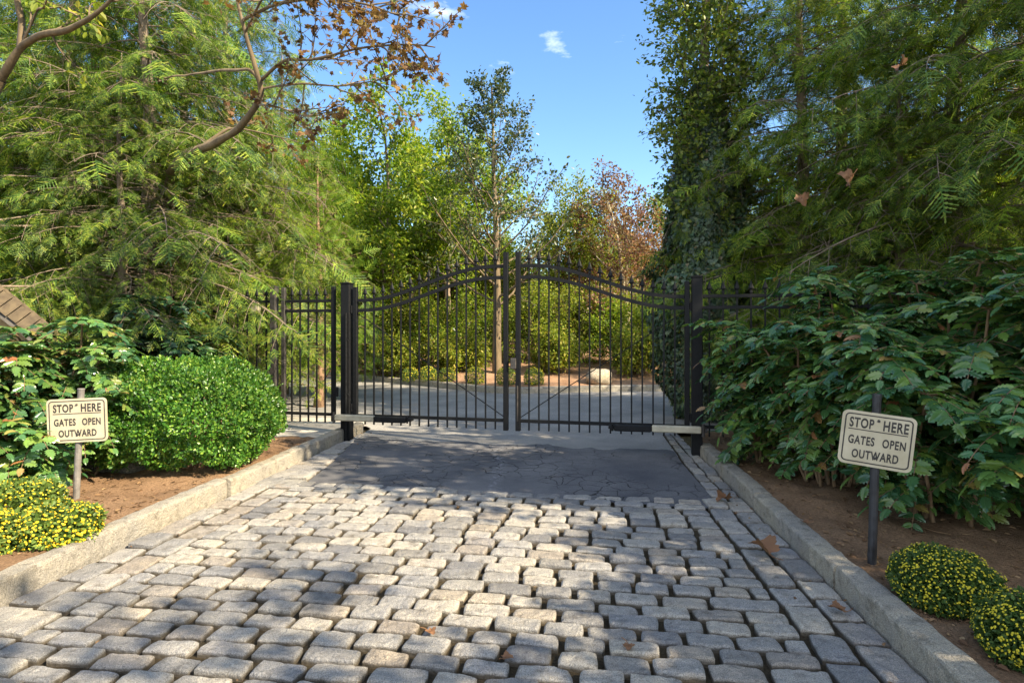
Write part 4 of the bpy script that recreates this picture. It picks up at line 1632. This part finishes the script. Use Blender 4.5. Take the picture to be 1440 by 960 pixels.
FD = gd
sg_r = GLp - gd * .195            # latch stile side
sg_l = GLp - gd * .93
fp = GLp - gd * 1.075
post(fp, 2.0, .085, 'slim grey-lit iron post between the side gate and the left fence', 'bronze', 0, 'fence_post')
t = thing('side_gate', 'narrow black iron side gate standing left of the main gate post', 'gate', sg_l, YAW)
Wg = np.linalg.norm(sg_r - sg_l)
for x, m_ in ((0, 'bronze'), (Wg, 'black')):
    g = Geo(); g.box((x, 0, 1.115), (.052, .05, 1.77), None, .004); g.build('stile', M[m_], t)
for z, nm in ((1.815, 'top_rail'), (1.685, 'middle_rail'), (.32, 'bottom_rail')):
    g = Geo(); g.box((Wg / 2, 0, z), (Wg - .054, .03, .038), None, .003); g.build(nm, M['black'], t)
for k in range(5):
    add_picket(t, Wg * (k + 1) / 6, .21, 1.845)
g = Geo(); g.box((Wg + .04, -.01, .62), (.06, .04, .12), None, .005); g.build('latch', M['black'], t)
for z in (.5, 1.64):
    g = Geo(); g.box((-.05, 0, z), (.07, .03, .06), None, .004); g.build('hinge', M['bronze'], t)
fence(fp - gd * 3.6, fp - gd * .045, 'black iron fence running left behind the boxwood and leatherleaf', 24)
fence(GRp + gd * .062, GRp + gd * 2.6, 'black iron fence running right from the gate post into the leatherleaf thicket', 17)
# pale box on the left fence
bp = fp - gd * .26 + np.array([-gd[1], gd[0], 0]) * -.03 * 1.0
bp = fp - gd * .26 + np.array([gd[1], -gd[0], 0]) * .035
t = thing('intercom_box', 'small pale square box fixed on the left fence beside its end post', 'box', (bp[0], bp[1], 1.66), YAW)
g = Geo(); g.box((0, 0, .065), (.125, .05, .13), None, .006); g.build('case', M['sign'], t)
g = Geo(); g.box((0, -.028, .065), (.09, .008, .095), None, .002); g.build('face_plate', M['pale_housing'], t)


# ------------------------------------------------------------------ signs
def text_geo(body, width, height, cx, cy, y, bold=.0):
    cu = bpy.data.curves.new('text', 'FONT')
    cu.body = body
    cu.size = 1
    cu.align_x = 'LEFT'
    cu.space_character = 1.12
    cu.offset = bold
    cu.resolution_u = 4
    o = bpy.data.objects.new('text', cu)
    COL.objects.link(o)
    dg = bpy.context.evaluated_depsgraph_get()
    dg.update()
    me = bpy.data.meshes.new_from_object(o.evaluated_get(dg))
    v = np.array([tuple(q.co) for q in me.vertices])
    f = [list(p.vertices) for p in me.polygons]
    bpy.data.objects.remove(o)
    bpy.data.curves.remove(cu)
    bpy.data.meshes.remove(me)
    lo, hi = v.min(0), v.max(0)
    x = (v[:, 0] - (lo[0] + hi[0]) / 2) / (hi[0] - lo[0]) * width + cx
    z = (v[:, 1] - (lo[1] + hi[1]) / 2) / (hi[1] - lo[1]) * height + cy
    return np.stack([x, np.full(len(x), y), z], -1), f


def rrect(w, h, r, n=6):
    o = []
    for cx, cy, a0 in ((w / 2 - r, h / 2 - r, 0), (-w / 2 + r, h / 2 - r, PI / 2), (-w / 2 + r, -h / 2 + r, PI), (w / 2 - r, -h / 2 + r, 3 * PI / 2)):
        for i in range(n + 1):
            a = a0 + PI / 2 * i / n
            o.append((cx + r * math.cos(a), cy + r * math.sin(a)))
    return np.array(o)


def sign(base, top, zc, w, h, yaw, roll, label, pmat, prad):
    base, top = np.asarray(base, float), np.asarray(top, float)
    t = thing('driveway_sign', label, 'sign', base, 0, 'signs on poles beside the drive')
    d = top - base
    g = Geo()
    g.tube([d * -.06, d * .5, d * .995], prad, 12)
    g.tube([d * .99, d], [prad * 1.12, prad * 1.05], 12)
    g.build('pole', M[pmat], t)
    fr = (zc - base[2]) / d[2]
    c = d * fr
    cyw, syw, cr_, sr_ = math.cos(yaw), math.sin(yaw), math.cos(roll), math.sin(roll)
    xa = np.array([cyw, syw, 0]); ya = np.array([-syw, cyw, 0]); za = np.array([0, 0, 1.0])
    X = xa * cr_ - za * sr_
    Z = xa * sr_ + za * cr_
    R_ = np.stack([X, ya, Z])
    c = c - ya * (prad + .004)

    def loc(v):
        return np.asarray(v) @ R_ + c
    g = Geo()
    o = rrect(w, h, .032)
    n = len(o)
    fr_ = np.stack([o[:, 0], np.full(n, -.004), o[:, 1]], -1)
    bk = np.stack([o[:, 0], np.full(n, .001), o[:, 1]], -1)
    i = np.arange(n); j = (i + 1) % n
    g.add(loc(np.concatenate([fr_, bk])), [np.array([list(range(n))]), np.array([[n + q for q in range(n)][::-1]]), np.stack([i, n + i, n + j, j], -1)])
    panel = g.build('panel', M['sign'], t)
    g = Geo()
    a_, b_ = rrect(w - .030, h - .030, .024), rrect(w - .044, h - .044, .018)
    ys = -.0052
    g.add(loc(np.concatenate([np.stack([a_[:, 0], np.full(n, ys), a_[:, 1]], -1), np.stack([b_[:, 0], np.full(n, ys), b_[:, 1]], -1)])), np.stack([i, j, n + j, n + i], -1))
    g.build('border', M['ink'], t)
    g = Geo()
    for body, ww, hh, cx, cz in (('STOP', .335, .19, -.225, .285), ('HERE', .335, .19, .235, .285), ('GATES', .36, .165, -.205, -.035), ('OPEN', .31, .165, .235, -.035), ('OUTWARD', .63, .165, 0, -.29)):
        v, f = text_geo(body, ww * w, hh * h, cx * w, cz * h, ys, .032)
        g.add(loc(v), f)
    g.add(loc([(-.40 * w, ys, .150 * h), (.40 * w, ys, .150 * h), (.40 * w, ys, .168 * h), (-.40 * w, ys, .168 * h)]), np.array([[0, 1, 2, 3]]))
    g.build('lettering', M['ink'], t)
    for z in (.36 * h, -.33 * h):
        g = Geo()
        g.tube(loc([(0, -.004, z), (0, -.011, z)]), [.0085, .007], 8)
        g.build('bolt', M['bronze'], t)
    return t


b = gp(107, 705, .10)
sign(b, (b[0] + .04, b[1] + .0, .975), HC - (590 - 465) / F * b[1], .434, .335, .10, math.radians(-2.0), 'cream sign with its corner under leaves, on a worn grey pole beside the boxwood', 'post_grey', .023)
b = gp(1226, 793, .09)
sign(b, (b[0] + .03, b[1] + .0, 1.06), HC - (618 - 465) / F * b[1], .362, .308, math.radians(-24), math.radians(6.0), 'cream sign tilted to the right on a black pole before the leatherleaf thicket', 'post_black', .023)

# ------------------------------------------------------------------ shed at the left edge and house beyond
Ys = 5.3
ap = dp(-75, 345, Ys)
ev = ap + np.array([.72, 0, 0]); ev[2] = 1.46          # half width, eave height
t = thing('garden_shed', 'tan cedar shed with a shingled gable roof, mostly out of the left edge', 'shed', (ap[0], Ys, 0), math.radians(40))
sl_ = (ev[2] - ap[2]) / (ev[0] - ap[0])
hw = ev[0] - ap[0] - .13
g = Geo()
nb = 14
zt0 = ap[2] - .16
for k in range(nb + 8):
    z0_, z1_ = k * .13, (k + 1) * .13
    if z0_ > zt0:
        break
    xw = lambda z: min(hw, (zt0 - z) / -sl_)
    a0, a1 = xw(z0_), xw(min(z1_, zt0))
    P = [(-a0, -.028, z0_), (a0, -.028, z0_), (a1, -.008, z1_ - .003), (-a1, -.008, z1_ - .003), (-a0, .0, z0_), (a0, .0, z0_)]
    g.add(P, [[0, 1, 2, 3], [4, 5, 1, 0]])
g.box((hw - .02, .9, .72), (.04, 1.7, 1.44)); g.box((-hw + .02, .9, .72), (.04, 1.7, 1.44)); g.box((0, 1.8, .72), (2 * hw, .04, 1.44))
g.build('wall', M['siding'], t)
g = Geo()
L = math.hypot(ev[0] - ap[0], ev[2] - ap[2])
ang = math.atan2(ev[2] - ap[2], ev[0] - ap[0])
for sg in (-1, 1):
    dx = np.array([sg * math.cos(ang), 0, math.sin(ang)])
    nx = np.array([-sg * math.sin(ang), 0, math.cos(ang)])
    n = 11
    for k in range(n):
        c = np.array([0, 0, ap[2]]) + dx * (L * (k + .5) / n)
        g.box(c + np.array([0, .9, 0]) + nx * (.012), (L / n * 1.06, 2.2, .022), np.stack([dx * .997 - nx * .06, [0, 1, 0], nx]))
        g.box(c + np.array([0, -.21, 0]) - nx * .075, (L / n - .008, .025, .15 + .012 * (k % 2)), np.stack([dx, [0, 1, 0], nx]))
g.build('roof', M['shingle'], t)
g = Geo()
for sg in (-1, 1):
    dx = np.array([sg * math.cos(ang), 0, math.sin(ang)]); nx = np.array([-sg * math.sin(ang), 0, math.cos(ang)])
    g.box(np.array([0, -.185, ap[2]]) + dx * L / 2 - nx * .175, (L, .03, .045), np.stack([dx, [0, 1, 0], nx]))
g.build('rake_trim', M['roof_dark'], t)

hY = 25.0
hx = (868 - 720) / F * hY
t = thing('house', 'pale stuccoed gabled house half hidden by the russet tree', 'house', (hx, hY, .9))
zap = HC + (465 - 318) / F * hY - .9
g = Geo()
hwid, zev = 1.9, zap - 1.75
g.add([(-hwid, 0, -1), (hwid, 0, -1), (hwid, 0, zev), (0, 0, zap - .1), (-hwid, 0, zev), (-hwid, 6, -1), (hwid, 6, -1), (hwid, 6, zev), (0, 6, zap - .1), (-hwid, 6, zev)],
      [[0, 1, 2, 3, 4], [9, 8, 7, 6, 5], [1, 6, 7, 2], [5, 0, 4, 9]])
g.build('wall', M['wall_house'], t)
g = Geo()
for sg in (-1, 1):
    dx = unit(np.array([sg * hwid, 0, zev - zap + .1])); nx = np.array([-sg * dx[2] * 1.0, 0, sg * dx[0]]) ; nx = unit(np.array([-dx[2] * 1.0, 0, dx[0]])) * sg
    Lr = math.hypot(hwid, zap - .1 - zev) + .35
    g.box(np.array([0, 2.85, zap]) + dx * Lr / 2, (Lr, 6.6, .12), np.stack([dx, [0, 1, 0], nx]))
g.build('roof', M['roof_dark'], t)
for x, z in ((-.75, 1.5), (.75, 1.5), (0, 3.4)):
    g = Geo(); g.box((x, -.02, z), (.8, .06, 1.1), None, .01); f_ = g.build('window', M['sign'], t)
    g = Geo(); g.box((x, -.056, z), (.66, .02, .96)); g.build('pane', M['glass'], f_)

# ------------------------------------------------------------------ fallen leaves and litter


def dry_leaf(seed, curl):
    rg_ = np.random.default_rng(seed)
    n, m = 45, 6
    th = np.linspace(-PI, PI, n, endpoint=False)
    lob = .70 + .30 * np.abs(np.cos(th * 2.5)) ** 1.4 * np.where(np.abs(th) > 2.6, .35, 1)
    lob *= (1 - .35 * (np.abs(th) / PI) ** 2) * (1 + .07 * np.cos(th * 17 + rg_.uniform(0, 6)))
    V = [(0, 0, 0)]
    off = rg_.uniform(0, 40)
    for r in np.linspace(1 / m, 1, m):
        x, y = .62 * r * lob * np.sin(th), .62 * r * lob * np.cos(th)
        z = curl * (.9 * x * x - .45 * np.maximum(y, 0) ** 2 + .5 * np.minimum(y, 0) ** 2) + .10 * r * vnoise(np.stack([x * 5, y * 5, th * 0 + off], -1)) - .03 * np.cos(th * 5) * r
        V += list(zip(x, y + .42, z))
    f = [[0, 1 + (i + 1) % n, 1 + i] for i in range(n)]
    for k in range(m - 1):
        a = 1 + k * n
        f += [[a + i, a + (i + 1) % n, a + n + (i + 1) % n, a + n + i] for i in range(n)]
    return np.array(V), f


ML = dry_leaf(1, .7)
ML2 = dry_leaf(2, 1.9)


def dead_leaf(p, size, rz, tilt, label, ml=ML, name='fallen_leaf', roll=0.0):
    g = Geo()
    v = ml[0] * size
    g.add(v - np.array([0, .42 * size, 0]), ml[1])
    g.tube([(0, -.0 * size, 0), (0, -.42 * size, 0), (.01, -.6 * size, .01), (.03, -.75 * size, .02)], .0022, 4)
    o = g.build(name, M['dead'], smooth=True)
    o.location = [float(q) for q in p]
    o.rotation_euler = (tilt, roll, rz)
    return tag(o, label, 'leaf', 'fallen brown leaves')


q = gp(1075, 782); dead_leaf(q + [0, 0, .05], .155, .6, .55, 'largest curled brown leaf on the setts, right of the middle', ML2)
q = gp(1018, 706); dead_leaf(q + [0, 0, .035], .12, 2.0, .3, 'brown leaf at the corner where the asphalt meets the right border setts', ML2)
q = gp(1180, 863); dead_leaf(q + [0, 0, .03], .085, 1.2, .3, 'small brown leaf on the border setts nearest the right kerb', ML)
q = gp(884, 912); dead_leaf(q + [0, 0, .015], .05, 3.0, .1, 'tiny rusty leaf lying in a joint low in the middle of the setts', ML)
q = gp(605, 890); dead_leaf(q + [0, 0, .012], .05, 4.0, .1, 'tiny brown leaf in a joint of the sunlit setts', ML)
q = gp(712, 927); dead_leaf(q + [0, 0, .012], .05, 5.0, .15, 'small brown leaf in a joint at the bottom edge of the setts', ML)
q = gp(1132, 734, .13); dead_leaf(q + [0, 0, .005], .06, .3, .1, 'small brown leaf lying on the soil behind the right kerb', ML)
q = dp(1197, 250, 5.0); dead_leaf(q, .15, .7, -1.2, 'large tan dead leaf caught in the right hemlock boughs', ML2, 'caught_leaf', .5)
q = dp(1128, 279, 5.6); dead_leaf(q, .12, 2.7, -1.0, 'small orange dead leaf caught left of the large one in the hemlock', ML2, 'caught_leaf', .3)
q = dp(1268, 92, 5.0); dead_leaf(q, .12, 1.7, -.3, 'brown dead leaf caught high in the right hemlock', ML2, 'caught_leaf', .3)

rg = np.random.default_rng(141)


def litter(N, s0, s1, t0, t1, zb, slope, label, szr=(.012, .05)):
    s = rg.uniform(s0, s1, N)
    u = rg.uniform(0, 1, N) ** 1.3
    t = t0 + (t1 - t0) * u
    P = st_arr(s, t, 0.0)
    d = np.abs(t - t0)
    P[:, 2] = zb + slope * np.minimum(d, 3) + bed_h(P[:, 0], P[:, 1]) * np.minimum(1, .3 + d * 3) + .006
    up = unit(np.array([0, 0, 1.0]) + rg.normal(0, .35, (N, 3)))
    a = rg.uniform(0, 6.3, N)
    X, Y, Z = frames(np.stack([np.cos(a), np.sin(a), rg.normal(0, .2, N)], -1), up)
    g = Geo()
    g.scatter(LEAF[0] * np.array([1, 1, 1.6]), LEAF[1], P, X, Y, Z, rg.uniform(*szr, N))
    # short twigs
    k = N // 4
    s = rg.uniform(s0, s1, k); t = t0 + (t1 - t0) * rg.uniform(0, 1, k)
    A = st_arr(s, t, 0.0); d = np.abs(t - t0)
    A[:, 2] = zb + slope * np.minimum(d, 3) + bed_h(A[:, 0], A[:, 1]) * np.minimum(1, .3 + d * 3) + .006
    B = A + np.stack([rg.normal(0, .05, k), rg.normal(0, .05, k), rg.uniform(0, .015, k)], -1)
    g.sticks(A, B, .0025, .0018, 4)
    o = g.build('leaf_litter', M['litter'])
    return tag(o, label, 'leaf litter', kind='stuff')


litter(3200, -1, 7.5, TR + .18, TR + 4, BZ, .02, 'dry leaf scraps scattered over the soil under the right thicket')
litter(2600, -1, 6.7, TL - .2, TL - 4, BZ + .015, .02, 'dry leaf scraps scattered over the soil of the left bed')

N = 420
s = rg.uniform(0, 8, N)
side = rg.random(N) < .5
t_ = np.where(side, TL + rg.exponential(.07, N) + .015, TR - rg.exponential(.07, N) - .015)
k_ = rg.random(N) < .4
t_[k_] = rg.uniform(TL, TR, k_.sum())
s[k_] = rg.uniform(0, 5, k_.sum())
P = st_arr(s, t_, np.full(N, -.006))
P[k_, 2] = -.016
a = rg.uniform(0, 6.3, N)
X, Y, Z = frames(np.stack([np.cos(a), np.sin(a), rg.normal(0, .2, N)], -1), unit(np.array([0, 0, 1.0]) + rg.normal(0, .4, (N, 3))))
g = Geo()
g.scatter(LEAF[0] * np.array([1, 1, 1.6]), LEAF[1], P, X, Y, Z, rg.uniform(.012, .034, N))
tag(g.build('leaf_litter', M['litter']), 'small dry leaf bits lodged along the kerbs and in the joints of the setts', 'leaf litter', kind='stuff')

# ------------------------------------------------------------------ shade trees beside the drive, outside the view
SHG = 'trees beside the drive behind the viewer'
sh = decid('maple_tree', 151, 'low tree right of the drive beside the viewer, shading the right setts', (6.6, .7, 0), 6.3, 'green_bright', 'bark', .13, 30, r=.14, group=SHG, spread=.12)
dup(sh, 'tree right of the thicket beside the viewer, shading the asphalt', (7.1, 3.0, 0), 2.0, 1.2)
dup(sh, 'tallest tree right of the drive behind the viewer', (7.4, -3.8, 0), 4.0, 1.36)
